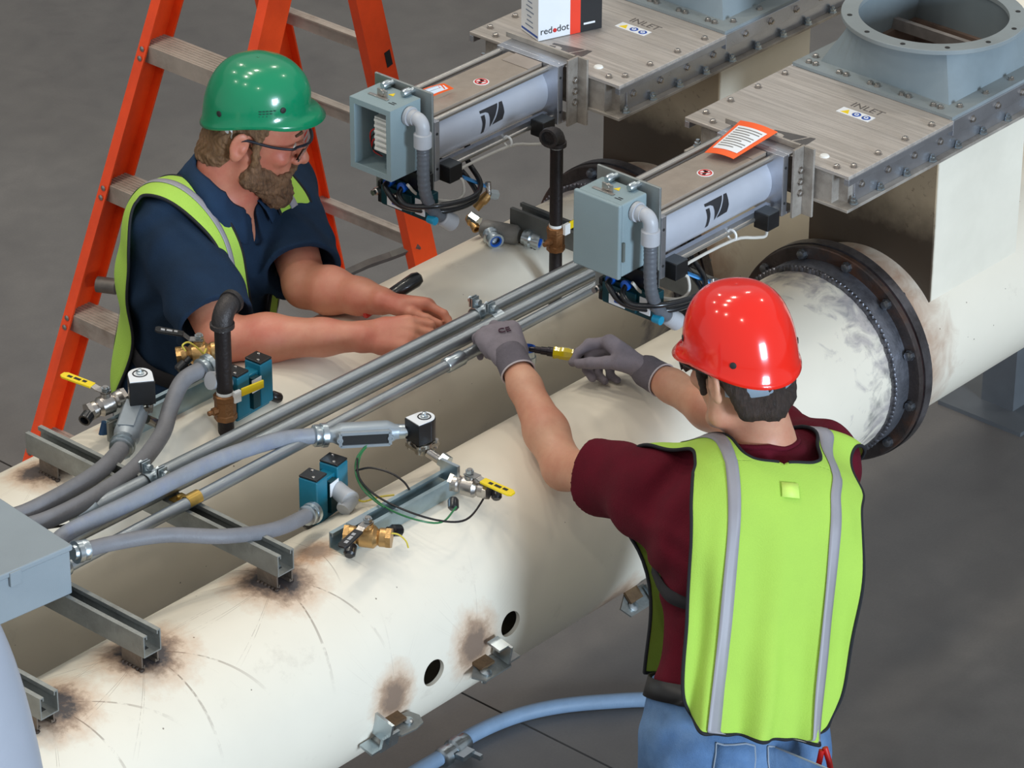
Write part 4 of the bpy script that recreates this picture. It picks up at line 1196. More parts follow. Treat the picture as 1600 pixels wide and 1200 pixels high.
# T-shaped cast fitting with two connectors on the back pipe
t = thing('conduit_outlet', 'cast grey outlet fitting with two open zinc connectors lying on the back pipe', 'fitting', (0.6189,0.5688,1.225))
ca, cb = V((0.6148,0.6378,1.226)), V((0.6444,0.5555,1.226))
dd = (cb - ca).normalized()
MB().ring_loft([[ca + dd * f + V((0, 0, 1)) * (.021 * q * math.sin(x)) + dd.cross(V((0, 0, 1))) * (.021 * q * math.cos(x)) for x in np.linspace(0, 2 * math.pi, 18, endpoint=False)] for f, q in ((0, .7), (.008, 1), ((cb - ca).length - .008, 1), ((cb - ca).length, .7))]).build('body', mat('cast_grey', (128, 126, 122), .5, .4, .12, 20, .2, 90), t)
for p, q in ((ca + dd * .012, (-.42, -.9, -.10)), (cb - dd * .004, (.30, -.9, -.10))):
    d = V(q).normalized()
    MB().lathe(p + d * .012, d, [(0, .015), (.010, .015), (.010, .0195), (.018, .020), (.022, .0165), (.032, .018), (.040, .018), (.040, .0135), (.030, .0125), (.028, .002)], 16).build('connector', zinc, t)
    MB().lathe(p + d * .0525, d, [(-.006, .0132), (-.001, .0132), (-.001, .0102), (-.006, .0095)], 16, False).build('blue_ring', blue_pl, t)

# small valve with brass check on the back pipe
t = thing('ball_valve', 'small brass valve lying on the back pipe left of the cast outlet fitting', 'valve', (0.5974,0.6678,1.23))
MB().lathe((0.6373,0.6931,1.228), (-.25, -.6, -.25), [(0, .008), (.004, .011), (.018, .012), (.022, .009), (.036, .010), (.040, .010), (.040, .006), (.03, .005)], 14).build('valve_body', brass, t)
MB().hexa((0.6332,0.6856,1.232), (0.6336,0.6622,1.226), .012).build('hex_nut', zinc, t)

# weld-on brackets on the flank of the front pipe
def side_bracket(label, c, kind):
    c = V(c)
    t = thing('pipe_bracket', label, 'bracket', c)
    X, N, U = V((1, 0, 0)), V((0, c.y, c.z - 1.0)).normalized(), None
    U = N.cross(X)
    if U.z < 0: U = -U
    lug = MB().obox(c + N * .010, X * .018, N * .014, U * .003)
    lug.build('welded_lug', mat('scorched_lug', (112, 88, 62), .6, .3, .3, 30, dirt=(52, 42, 34), dirt_amt=.7, ds=20), t)
    if kind == 0:
        MB().prism([(-.040, -.010), (.005, -.024), (.028, -.018), (.036, 0), (.028, .018), (.005, .022), (-.030, .018)], c + N * .026 - U * .012 + X * .016, X, N, U * .004).build('clamp_plate', galv_dull, t)
        MB().obox(c + N * .020 - X * .042 + U * .006, X * .003, N * .022, U * .024).build('angle_leg', zinc, t)
        MB().obox(c + N * .034 - X * .034 - U * .018, X * .022, N * .003, U * .016).build('angle_leg', zinc, t)
        MB().obox(c + N * .018 - X * .055 - U * .030, X * .022, N * .016, U * .0025).build('angle_foot', zinc, t)
        MB().lathe(c + N * .026 + X * .022 - U * .008, U, [(0, .010), (.004, .010), (.006, .006)], 12).build('bolt', zinc, t)
        MB().lathe(c + N * .026 + X * .022 - U * .012, -U, [(0, .008), (.010, .008), (.010, .005), (.018, .005)], 6).build('nut', zinc, t)
    else:
        MB().prism([(-.050, -.004), (-.020, -.026), (.034, -.024), (.050, .000), (.034, .020), (-.036, .020)], c + N * .026 - U * .010 + X * .008, X, N, U * .004).build('clamp_plate', galv_dull, t)
        MB().obox(c + N * .026 + X * .034 + U * .022, X * .003, N * .020, U * .020).build('angle_leg', zinc, t)
        MB().obox(c + N * .026 + X * .048 + U * .004, X * .016, N * .020, U * .0025).build('angle_foot', zinc, t)
        MB().obox(c + N * .022 + X * .022 + U * .040, X * .014, N * .016, U * .0025).build('angle_top', zinc, t)
        MB().lathe(c + N * .030 - X * .012 - U * .006, U, [(0, .011), (.004, .011), (.006, .006)], 14).build('bolt', zinc, t)
        MB().lathe(c + N * .030 - X * .012 - U * .010, -U, [(0, .008), (.008, .008), (.008, .005), (.020, .005)], 6).build('nut', zinc, t)
        MB().lathe(c + N * .030 + X * .037 + U * .018, X, [(0, .008), (.010, .008), (.011, .005), (.016, .005)], 8).build('bolt', zinc, t)
    return t
side_bracket('zinc clamp bracket welded to the front pipe, left of the two cut holes', (-0.5593,-0.1995,0.953), 0)
side_bracket('zinc clamp bracket welded to the front pipe, between the two cut holes', (-0.3215,-0.2011,0.9603), 1)
side_bracket('dark clamp bracket on the front pipe tucked beside the maroon shirt', (0.1854,-0.1454,0.8524), 1)

# ---------------------------------------------------------------- hose on the floor
t = thing('air_hose', 'blue grey hose with a quick coupler lying on the floor below the front pipe', 'hose', (0.4595,0.5605,0.02))
hp = [(0.1132,0.5455,0.019), (0.2969,0.5651,0.019), (0.4005,0.5646,0.019), (0.5029,0.5711,0.019), (0.6206,0.551,0.019), (0.7214,0.5047,0.019), (0.8149,0.4318,0.019), (0.8919,0.3539,0.019), (0.9366,0.2496,0.019), (0.9009,0.1281,0.019), (0.7549,-0.0069,0.019), (0.5325,-0.1146,0.019), (0.3112,-0.173,0.019)]
MB().tube(hp, .0175, 14, sub=8).build('hose', hose_m, t)
cp = V((0.4361,0.5624,0.019))
dcp = (V((0.5029,0.5711,0.019)) - V((0.4005,0.5646,0.019))).normalized()
MB().lathe(cp - dcp * .045, dcp, [(0, .018), (.004, .023), (.022, .024), (.026, .020), (.040, .020), (.044, .026), (.066, .026), (.070, .021), (.09, .021), (.094, .018)], 16).build('coupler', zinc, t)
sdc = dcp.cross(V((0, 0, 1)))
MB().obox(cp + sdc * .034 + V((0, 0, .004)), dcp * .020, sdc * .012, (0, 0, .006)).build('coupler_latch', zinc, t)
MB().obox(cp + sdc * .050 + dcp * .016 + V((0, 0, .0)), dcp * .005, sdc * .018, (0, 0, .006)).build('coupler_latch', zinc, t)

# ---------------------------------------------------------------- orange step ladder
L = thing('step_ladder', 'orange fibreglass step ladder with aluminium steps behind the green helmeted worker', 'ladder', (1.1, 1.9, 0))
def fx(z): return .573 + (z - .123) * .4245
def rx(z): return 1.656 + (.424 - z) * .242
TOPZ = 1.80
def rail(x_of, y_of, sy, openx, nm='rail'):
    """A channel rail: broad web facing sideways, two flanges."""
    mb = MB()
    n = 2
    a, b = V((x_of(0), y_of(0), 0.0)), V((x_of(TOPZ), y_of(TOPZ), TOPZ))
    d = (b - a).normalized()
    e = V((0, sy, 0))
    e = (e - d * e.dot(d)).normalized()
    q = d.cross(e)
    if q.x * openx < 0: q = -q
    w_, f_, t_ = .080, .030, .005
    poly = [(0, 0), (w_, 0), (w_, f_), (w_ - t_, f_), (w_ - t_, t_), (t_, t_), (t_, f_), (0, f_)]
    mb.prism(poly, a, q, e, b - a)
    return mb.build(nm, ladder_or, L, 30)
y1 = lambda z: 2.130 - .035 * z
y2 = lambda z: 1.665 + .045 * z
ry1 = lambda z: 2.150 - .02 * z
ry2 = lambda z: 1.735 + .01 * z
rail(fx, y1, -1, 1)
rail(fx, y2, 1, 1)
rail(rx, ry1, -1, -1, 'rear_rail')
rail(rx, ry2, 1, -1, 'rear_rail')
step_m = mat('worn_step_aluminium', (176, 164, 152), .55, .2, .15, 12, .25, 90, (118, 96, 78), .55, 8)
riv = meshdata(MB().lathe((0, 0, 0), (-1, 0, 0), [(0, .0075), (.002, .0075), (.004, .004)], 10), 'rivet', stainless)
steps = [(0.6299,2.115,0.1572)[2], (0.743,2.107,0.4623)[2], (0.8561,2.098,0.7725)[2], (0.9693,2.09,1.1)[2]]
steps.append(steps[-1] + .27)
for z in steps:
    s_ = MB()
    x0 = fx(z)
    ya, yb = y1(z) - .006, y2(z) + .006
    s_.box((x0 + .004, yb, z - .004), (x0 + .084, ya, z)).box((x0 + .004, yb, z - .045), (x0 + .008, ya, z - .004)).box((x0 + .080, yb, z - .030), (x0 + .084, ya, z - .004))
    for k in range(7): s_.box((x0 + .010 + k * .0105, yb, z), (x0 + .015 + k * .0105, ya, z + .0015))
    s_.build('step', step_m, L)
    for yy in (y1(z) - .016, y2(z) + .016):
        for k in (0, 1):
            inst('rivet', riv, L, (fx(z - .008 - .022 * k) - .001, yy, z - .008 - .022 * k))
bar_m = mat('rear_brace', (186, 176, 164), .5, .2, .15, 12, .2, 90, (110, 90, 74), .6, 8)
for px in ((1.525,1.95,1.006), (1.515,1.95,0.754), (1.615,1.95,0.4141)):
    z = px[2]
    x0 = rx(z)
    MB().box((x0 - .012, ry2(z) + .005, z - .022), (x0 - .004, ry1(z) - .005, z + .022)).build('rear_brace', bar_m, L)
    MB().box((x0 - .030, ry2(z) + .005, z + .018), (x0 - .0125, ry1(z) - .005, z + .022)).build('rear_brace', bar_m, L)
MB().tube([(1.597,1.74,0.4438), (1.553,1.8,0.4088), (1.47,1.8,0.4183), (1.249,1.8,0.4248)], [.012, .012, .012, .012], 4).build('spreader', mat('spreader_steel', (110, 106, 100), .5, .6, .2, 20), L)
MB().box((fx(TOPZ) + .02, y2(TOPZ) - .03, TOPZ), (rx(TOPZ) + .02, y1(TOPZ) + .03, TOPZ + .05)).build('top_cap', ladder_or, L, bev=.006)
for xo, yo in ((fx, y1), (fx, y2)):
    MB().obox((xo(0) + .036, yo(0), .02), (.045, 0, 0), (0, .022, 0), (0, 0, .02)).build('foot_pad', rubber, L)
sp_ = V((1.498,1.742,0.9954))
rd_ = (V((rx(TOPZ), ry2(TOPZ), TOPZ)) - V((rx(0), ry2(0), 0))).normalized()
MB().obox((sp_.x, ry2(sp_.z) - .0006, sp_.z), rd_ * .022, V((0, 1, 0)).cross(rd_) * .010, (0, .0004, 0)).build('size_sticker', ink, L)
hk = MB().lathe((0.7922,2.07,0.5272), (.5, -1, 0), [(0, .020), (.05, .020), (.052, .014), (.06, .014)], 14)
hk.build('step_bracket', mat('bracket_grey', (110, 104, 98), .5, .5, .2, 20), L)

# ---------------------------------------------------------------- people: solids grown from blended primitives
import openvdb

def npv(p): return np.array(p, np.float32)
def unit(v):
    v = np.array(v, float)
    return v / np.linalg.norm(v)

class Field:
    def __init__(s, lo, hi, h):
        s.lo, s.h = npv(lo), h
        s.n = np.ceil((npv(hi) - s.lo) / h).astype(int) + 1
        s.a = np.full(s.n, .2, np.float32)

    def win(s, lo, hi):
        i0 = np.maximum(np.floor((npv(lo) - s.lo) / s.h).astype(int), 0)
        i1 = np.minimum(np.ceil((npv(hi) - s.lo) / s.h).astype(int) + 1, s.n)
        if (i1 <= i0).any(): return None
        ax = [s.lo[k] + s.h * np.arange(i0[k], i1[k], dtype=np.float32) for k in range(3)]
        return tuple(slice(i0[k], i1[k]) for k in range(3)), ax[0][:, None, None], ax[1][None, :, None], ax[2][None, None, :]

    def put(s, fn, lo, hi, k, op='+', pad=.035):
        w_ = s.win(npv(lo) - pad - k, npv(hi) + pad + k)
        if w_ is None: return s
        sl, x, y, z = w_
        d = fn(x, y, z).astype(np.float32)
        a = s.a[sl]
        if op == '+':
            q = np.maximum(k - np.abs(a - d), 0) / k
            s.a[sl] = np.minimum(a, d) - q * q * k * .25
        else:
            b = -d
            q = np.maximum(k - np.abs(a - b), 0) / k
            s.a[sl] = np.maximum(a, b) + q * q * k * .25
        return s

    def cone(s, a, b, ra, rb, k=.02, op='+', grow=0.):
        a, b = npv(a), npv(b)
        ba = b - a
        L2 = float(ba @ ba) + 1e-9
        def fn(x, y, z):
            px, py, pz = x - a[0], y - a[1], z - a[2]
            t = np.clip((px * ba[0] + py * ba[1] + pz * ba[2]) / L2, 0, 1)
            return np.sqrt((px - t * ba[0]) ** 2 + (py - t * ba[1]) ** 2 + (pz - t * ba[2]) ** 2) - (ra + (rb - ra) * t) - grow
        r = max(ra, rb) + grow
        return s.put(fn, np.minimum(a, b) - r, np.maximum(a, b) + r, k, op)

    def ell(s, c, axes, r, k=.02, op='+', grow=0.):
        c = npv(c)
        A = [npv(unit(v)) for v in axes]
        rr = [q + grow for q in r]
        def fn(x, y, z):
            px, py, pz = x - c[0], y - c[1], z - c[2]
            u = [px * v[0] + py * v[1] + pz * v[2] for v in A]
            k0 = np.sqrt((u[0] / rr[0]) ** 2 + (u[1] / rr[1]) ** 2 + (u[2] / rr[2]) ** 2)
            k1 = np.sqrt((u[0] / rr[0] ** 2) ** 2 + (u[1] / rr[1] ** 2) ** 2 + (u[2] / rr[2] ** 2) ** 2) + 1e-6
            return k0 * (k0 - 1) / k1
        m = max(rr)
        return s.put(fn, c - m, c + m, k, op)

    def plane(s, p, n, lo=None, hi=None):
        """Cut away what lies beyond the plane, inside the box lo..hi."""
        p, n = npv(p), npv(unit(n))
        w_ = s.win(lo if lo is not None else s.lo, hi if hi is not None else s.lo + s.h * s.n)
        sl, x, y, z = w_
        s.a[sl] = np.maximum(s.a[sl], (x - p[0]) * n[0] + (y - p[1]) * n[1] + (z - p[2]) * n[2])
        return s

    def warp(s, fn, amp):
        """Add folds: fn(x, y, z) in -1..1."""
        sl, x, y, z = s.win(s.lo, s.lo + s.h * s.n)
        near = np.abs(s.a) < .03
        f = np.broadcast_to(fn(x, y, z), s.a.shape)
        s.a[near] += amp * f[near]
        return s

    def mesh(s, name, m, parent, face_mat=None, mats=None):
        band = 3 * s.h
        g_ = openvdb.FloatGrid(band)
        g_.copyFromArray(np.clip(s.a, -band, band), tolerance=0.0)
        pts, quads = g_.convertToQuads(isovalue=0.0)
        pts = pts * s.h + s.lo
        org = ORG[parent]
        me = bpy.data.meshes.new(name)
        nq = len(quads)
        me.vertices.add(len(pts))
        me.vertices.foreach_set('co', (pts - npv(org)).astype(np.float32).ravel())
        me.loops.add(nq * 4)
        # outward winding
        q = quads[:, ::-1].astype(np.int32)
        a, b, c = pts[q[0, 0]], pts[q[0, 1]], pts[q[0, 2]]
        nrm = np.cross(b - a, c - a)
        if float(s.sample(np.array([a + unit(nrm) * s.h * .8]))[0]) < 0: q = q[:, ::-1]
        me.loops.foreach_set('vertex_index', np.ascontiguousarray(q).ravel())
        me.polygons.add(nq)
        me.polygons.foreach_set('loop_start', np.arange(0, nq * 4, 4, dtype=np.int32))
        me.polygons.foreach_set('use_smooth', [True] * nq)
        for mm in (mats or [m]): me.materials.append(mm)
        if face_mat is not None: me.polygons.foreach_set('material_index', face_mat(pts[q].mean(axis=1)).astype(np.int32))
        me.update(calc_edges=True)
        me.validate()
        o = bpy.data.objects.new(name, me)
        COL.objects.link(o)
        o.parent = parent
        ORG[o] = org
        return o

    def sample(s, p):
        q = (np.asarray(p, np.float32) - s.lo) / s.h
        q = np.clip(q, 0, s.n - 1.001)
        i = q.astype(int)
        f = q - i
        r = 0
        for dx in (0, 1):
            for dy in (0, 1):
                for dz in (0, 1):
                    w_ = (f[:, 0] if dx else 1 - f[:, 0]) * (f[:, 1] if dy else 1 - f[:, 1]) * (f[:, 2] if dz else 1 - f[:, 2])
                    r = r + w_ * s.a[i[:, 0] + dx, i[:, 1] + dy, i[:, 2] + dz]
        return r

    def snap(s, p, off, it=24):
        p = np.array(p, np.float32)
        e = s.h
        for _ in range(it):
            d = s.sample(p) - off
            g_ = np.stack([s.sample(p + npv(v) * e) - s.sample(p - npv(v) * e) for v in ((1, 0, 0), (0, 1, 0), (0, 0, 1))], 1)
            g_ /= np.linalg.norm(g_, axis=1, keepdims=True) + 1e-6
            p = p - g_ * np.clip(d, -.03, .03)[:, None] * .8
        return p

def grid_mesh(name, P_, m, parent, th, wrap=False):
    """A cloth sheet from a grid of points, given real thickness."""
    nv, nu = P_.shape[:2]
    org = ORG[parent]
    me = bpy.data.meshes.new(name)
    fs = [(i * nu + j, i * nu + (j + 1) % nu, (i + 1) * nu + (j + 1) % nu, (i + 1) * nu + j) for i in range(nv - 1) for j in range(nu if wrap else nu - 1)]
    me.from_pydata([tuple(p) for p in (P_.reshape(-1, 3) - np.array(org))], [], fs)
    me.materials.append(m)
    me.polygons.foreach_set('use_smooth', [True] * len(me.polygons))
    o = bpy.data.objects.new(name, me)
    COL.objects.link(o)
    o.parent = parent
    ORG[o] = org
    if th:
        md = o.modifiers.new('thickness', 'SOLIDIFY')
        md.thickness = th
        md.offset = 0
    return o

def skin_mat(name, col, red):
    m, nt, b = nodes_of(name)
    tc = nt.nodes.new('ShaderNodeTexCoord').outputs['Object']
    n1 = noise(nt, tc, 9, 5, .65)
    n2 = noise(nt, tc, 90, 4, .7)
    r = ramp_node(nt, [(.3, lin(red)), (.65, lin(col))])
    nt.links.new(n1.outputs['Fac'], r.inputs[0])
    c = mixc(nt, mth(nt, 'MULTIPLY', n2.outputs['Fac'], .22), r.outputs[0], lin(tuple(x * .72 for x in col)))
    nt.links.new(c, b.inputs['Base Color'])
    b.inputs['Roughness'].default_value = .5
    b.inputs['Subsurface Weight'].default_value = .12
    b.inputs['Subsurface Radius'].default_value = (.012, .004, .002)
    b.inputs['Subsurface Scale'].default_value = .5
    bp = nt.nodes.new('ShaderNodeBump')
    bp.inputs['Strength'].default_value = .2
    bp.inputs['Distance'].default_value = .002
    nt.links.new(n2.outputs['Fac'], bp.inputs['Height'])
    nt.links.new(bp.outputs[0], b.inputs['Normal'])
    return m

def hair_mat(name, c0, c1):
    m, nt, b = nodes_of(name)
    tc = nt.nodes.new('ShaderNodeTexCoord').outputs['Object']
    mp = nt.nodes.new('ShaderNodeMapping')
    mp.inputs['Scale'].default_value = (1, 1, .25)
    nt.links.new(tc, mp.inputs['Vector'])
    n1 = noise(nt, mp.outputs[0], 170, 5, .75, 1.0)
    n0 = noise(nt, tc, 18, 3)
    r = ramp_node(nt, [(.34, lin(c0)), (.68, lin(c1))])
    nt.links.new(mth(nt, 'MULTIPLY_ADD', n1.outputs['Fac'], .7, mth(nt, 'MULTIPLY', n0.outputs['Fac'], .3)), r.inputs[0])
    nt.links.new(r.outputs[0], b.inputs['Base Color'])
    b.inputs['Roughness'].default_value = .65
    bp = nt.nodes.new('ShaderNodeBump')
    bp.inputs['Strength'].default_value = .7
    bp.inputs['Distance'].default_value = .006
    nt.links.new(n1.outputs['Fac'], bp.inputs['Height'])
    nt.links.new(bp.outputs[0], b.inputs['Normal'])
    return m

vest_m = mat('lime_vest_cloth', (168, 206, 80), .85, 0, .04, 8, .25, 420, sss=0)
bind_m = mat('black_binding', (20, 22, 28), .8, 0, .15, 60)
reflect_m = mat('silver_tape', (150, 147, 152), .5, .05, .05, 20)
strap_m = mat('black_elastic', (30, 28, 32), .85, 0, .1, 60)

class Head:
    """Head frame: origin between the ear canals, x to the nose, y to the left ear, z up."""
    def __init__(s, o, az, pitch, roll=0):
        a, p = math.radians(az), math.radians(pitch)
        f = np.array([math.sin(a) * math.cos(p), math.cos(a) * math.cos(p), -math.sin(p)])
        l = np.array([-math.cos(a), math.sin(a), 0.])
        u = np.cross(f, l)
        r_ = math.radians(roll)
        l, u = l * math.cos(r_) + u * math.sin(r_), u * math.cos(r_) - l * math.sin(r_)
        s.o, s.f, s.l, s.u = np.array(o, float), f, l, u
        s.ax = (f, l, u)

    def __call__(s, x, y, z): return s.o + s.f * x + s.l * y + s.u * z

def put_head(F, H, neck, neck_r, jaw=1.0, grow=0.):
    E = lambda c, r, k=.02, op='+', ax=None: F.ell(H(*c), ax or H.ax, r, k, op)
    Cn = lambda a, b, ra, rb, k=.012, op='+': F.cone(H(*a), H(*b), ra, rb, k, op)
    E((.009, 0, .050), (.093, .077, .084), .01)
    E((.045, 0, -.012), (.056, .060, .086), .03)
    for s in (-1, 1):
        Cn((.010, s * .054, -.030), (.020, s * .050, -.072), .017, .017, .02)
        Cn((.020, s * .050, -.072), (.082, s * .014, -.102), .018, .017, .022)
        E((.074, s * .045, -.014), (.018, .017, .014), .016)
    E((.086, 0, -.100), (.020, .022, .016), .014)
    Cn((.092, -.030, .036), (.092, .030, .036), .010, .010, .014)
    for s in (-1, 1): E((.103, s * .031, .016), (.013, .015, .011), .010, '-')
    for s in (-1, 1): E((.084, s * .031, .015), (.0135, .0145, .0125), .003)
    Cn((.097, 0, .024), (.119, 0, -.016), .0075, .0105, .010)
    E((.121, 0, -.022), (.0115, .0115, .0105), .008)
    for s in (-1, 1): E((.108, s * .0135, -.026), (.010, .0075, .0075), .005)
    E((.088, 0, -.060), (.018, .028, .024), .014)
    Cn((.101, -.016, -.056), (.101, .016, -.056), .0060, .0060, .006)
    Cn((.101, -.014, -.066), (.101, .014, -.066), .0065, .0065, .004)
    Cn((.109, -.020, -.0608), (.109, .020, -.0608), .0022, .0022, .003, '-')
    for s in (-1, 1):
        t = math.radians(18)
        ax = (H.f * math.cos(t) - H.u * math.sin(t) * -1 * 0 + H.l * s * -.30, H.l + H.f * s * .30, H.u)
        E((-.012, s * .083, .004), (.0195, .0075, .031), .006, '+', ax)
        E((-.014, s * .080, -.022), (.012, .007, .012), .006, '+', ax)
        E((-.009, s * .0905, .004), (.0115, .0065, .0175), .005, '-', ax)
        E((-.006, s * .0795, -.002), (.0075, .010, .010), .004, '+', ax)
    F.cone(H(-.026, 0, -.035), neck, neck_r * .84, neck_r * 1.06, .03)
    F.cone(H(.020, 0, -.075), np.array(neck) + H.f * .030, neck_r * .72, neck_r * .85, .03)

def hand(wrist, h, n, thumb, curl, tcurl, spread=1.0, sc=1.0, tdir=None):
    """Cones for a hand: h to the knuckles, n out of the back of the hand, thumb = +1/-1 side along h x n."""
    h, n = unit(h), np.array(n, float)
    n = unit(n - h * (n @ h))
    s = np.cross(h, n) * thumb
    w_ = np.array(wrist, float)
    out = []
    kn = [(.092, .030), (.097, .0095), (.092, -.0105), (.083, -.0295)]
    ln = [(.044, .027, .022), (.049, .031, .023), (.045, .029, .022), (.035, .021, .019)]
    rd = [(.0098, .0088, .0078), (.0102, .0090, .0080), (.0098, .0086, .0076), (.0088, .0078, .0068)]
    for i, (d, o) in enumerate(kn):
        k = w_ + h * d * sc + s * o * sc * spread
        out.append((w_ + s * o * .55 * sc - n * .001, k, .0165 * sc, .0125 * sc, .012))
        out.append((w_ + h * d * .45 * sc + s * o * .8 * sc - n * .006, k - n * .004 - h * .010, .0145 * sc, .0115 * sc, .012))
        ang = 0.
        p = k
        c = curl[i] if isinstance(curl[0], (tuple, list)) else curl
        fan = s * (o * 2.2 * (spread - .7))
        for L_, r_, r2, q in zip(ln[i], rd[i], rd[i][1:] + (rd[i][2] * .86,), c):
            ang += math.radians(q)
            dv = unit(h * math.cos(ang) - n * math.sin(ang) + fan * max(0, math.cos(ang)))
            e = p + dv * L_ * sc
            out.append((p, e, r_ * sc, r2 * sc, .0035 if p is not k else .006))
            p = e
    b = w_ + h * .026 * sc + s * .026 * sc - n * .010 * sc
    td = unit(tdir) if tdir is not None else unit(h * .62 + s * .70 - n * .34)
    out.append((w_ + h * .012 * sc + s * .012 * sc - n * .006, b + td * .020 * sc, .0165 * sc, .0155 * sc, .012))
    p = b
    for L_, r_, r2, q in ((.044, .0140, .0115, 0), (.034, .0112, .0100, tcurl[0]), (.027, .0100, .0082, tcurl[1])):
        a = math.radians(q)
        td = unit(td * math.cos(a) + unit(h * .75 - s * .65 - n * .2) * math.sin(a))
        e = p + td * L_ * sc
        out.append((p, e, r_ * sc, r2 * sc, .005))
        p = e
    return out

def torso_axes(pel, neck, az):
    a = math.radians(az)
    t = unit(np.array(neck) - np.array(pel))
    r = np.array([math.cos(a), -math.sin(a), 0.])
    r = unit(r - t * (r @ t))
    f = np.cross(t, r)
    return r, f, t

def put_torso(F, J, grow=0., k=.04, arms=True):
    r, f, t = J['ax']
    P0, N, H = np.array(J['pel']), np.array(J['neck']), J['H']
    Q = lambda a, b, c: P0 + r * a + f * b + t * c
    A = (r, f, t)
    w_ = J.get('w', 1.0)
    F.ell(Q(0, -.005, .00), A, (.162 * w_, .117 * w_, .14), k, grow=grow)
    F.ell(Q(0, .004 + J.get('belly', 0) * .4, .15), A, (.152 * w_, .114 * w_ + J.get('belly', 0), .17), k, grow=grow)
    F.ell(Q(0, .0, H * .66), A, (.176 * w_, .120 * w_, .18), k, grow=grow)
    for s_ in ('L', 'R'):
        sh = np.array(J['sh' + s_])
        F.cone(N - t * .050 - f * .0, sh - t * .004, .048, .052, .04, grow=grow)
        F.cone(Q((.09 if s_ == 'R' else -.09) * w_, -.03, H * .62), sh - t * .04, .085, .060, .045, grow=grow)
    return Q

def put_arm(F, J, s_, grow=0., forearm=True, hem=None):
    sh, el, wr = (np.array(J[q + s_]) for q in ('sh', 'el', 'wr'))
    ar = J.get('arm', 1.0)
    F.ell(sh, ((1, 0, 0), (0, 1, 0), (0, 0, 1)), (.058 * ar,) * 3, .03, grow=grow)
    F.cone(sh, el, .053 * ar, .043 * ar, .03, grow=grow)
    if forearm:
        d = unit(wr - el)
        F.cone(el, el + (wr - el) * .32, .042 * ar, .0455 * ar, .02)
        F.cone(el + (wr - el) * .32, el + (wr - el) * .72, .0455 * ar, .034 * ar, .02)
        F.cone(el + (wr - el) * .72, wr, .034 * ar, .0280 * ar, .02)

def bounds(pts, pad):
    a = np.array(pts)
    return a.min(0) - pad, a.max(0) + pad

def helmet(name, H, shell_m, parent, emboss, label, band_col, tilt=0., zoff=0., top=.160):
    HH = Head(H.o + H.u * zoff, 0, 0)
    c, s_ = math.cos(math.radians(tilt)), math.sin(math.radians(tilt))
    HH.f, HH.l, HH.u = H.f * c - H.u * s_, H.l, H.u * c + H.f * s_
    n, m_ = 72, 18
    def rim(a):                                   # a = 0 at the front
        fr = max(0, math.cos(a))
        bk = max(0, -math.cos(a))
        return .046 - .003 * (1 - fr) - .034 * bk ** 1.6 + .0 * fr
    def rad(a): return 1 / math.sqrt((math.cos(a) / .1085) ** 2 + (math.sin(a) / .0965) ** 2)
    pts = []
    for i in range(m_ + 1):
        row = []
        q = (1 - (1 - i / m_) ** 1.8) * math.pi / 2
        for j in range(n):
            a = 2 * math.pi * j / n
            z0 = rim(a)
            rr = rad(a) * max(math.cos(q), 1e-6) ** .68
            x, y = rr * math.cos(a), rr * math.sin(a)
            z = z0 + (top - z0) * math.sin(q) ** .97
            if emboss:
                # raised medallion pad at the brow and a shallow crown panel
                fx_ = abs(math.atan2(math.sin(a), math.cos(a)))
                u_ = (fx_ * .12 / .030) ** 2 + ((z - .100) / .034) ** 2
                b_ = max(0, min(1, (1.15 - u_) * 4))
                x, y = x * (1 + .022 * b_), y * (1 + .022 * b_)
            row.append(HH(x + .008, y, z))
        pts.append(row)
    # turned lip and the peak at the brow
    lip = []
    for k, (out, dz) in enumerate(((1.0, -.010), (.55, -.006))):
        row = []
        for j in range(n):
            a = 2 * math.pi * j / n
            fr = max(0, math.cos(a)) ** 1.0
            pk = .026 * max(0, (math.cos(a) - .30) / .70) ** .8 if math.cos(a) > .30 else 0
            e = (.005 + pk) * out
            rr = rad(a)
            x, y = rr * math.cos(a), rr * math.sin(a)
            d = math.hypot(x, y)
            row.append(HH(x + .008 + e * x / d, y + e * .75 * y / d, rim(a) + dz * (1 + 1.0 * pk / .026) * out - .004))
        lip.append(row)
    allr = np.array(lip + pts)
    o = grid_mesh(name, allr, shell_m, parent, .0032, wrap=True)
    o['label'] = label
    # dark rivets round the rim
    rv = MB().lathe((0, 0, 0), (0, 0, 1), [(-.002, .0062), (.0016, .0062), (.0024, .004)], 12)
    for a in (.92, -.92, 2.30, -2.30):
        z = rim(a) + .022
        p = HH(rad(a) * math.cos(a) * .998 + .008, rad(a) * math.sin(a) * .998, z)
        d = HH.f * math.cos(a) + HH.l * math.sin(a)
        MB().lathe(p, d, [(-.003, .0062), (.0018, .0062), (.0026, .004)], 12).build('rivet', mat('helmet_rivet', (38, 36, 36), .6, 0, .1, 30), o)
    # headband showing below the rim at the nape
    bt = []
    for z in (-.026, .018):
        bt.append([HH(.006 + .094 * math.cos(a), .083 * math.sin(a), z + .006) for a in np.linspace(math.pi - 1.15, math.pi + 1.15, 24)])
    grid_mesh('headband', np.array(bt), band_col, o, .002)
    if name and emboss:
        # worn lettering stamped on the flank
        for k in range(3):
            a0 = -1.30 + .0
            for q in range(5 - k):
                a = a0 - .10 + q * .075
                p = HH(rad(a) * math.cos(a) * 1.003 + .008, rad(a) * math.sin(a) * 1.003, rim(a) + .018 - k * .0055 + .006)
                d = HH.f * math.cos(a) + HH.l * math.sin(a)
                tg = -HH.f * math.sin(a) + HH.l * math.cos(a)
                MB().obox(p, tg * .0026, HH.u * .0012, d * .0006).build('stamped_mark', mat('stamp_green', (6, 70, 52), .6, 0, .1, 30), o)
    return o

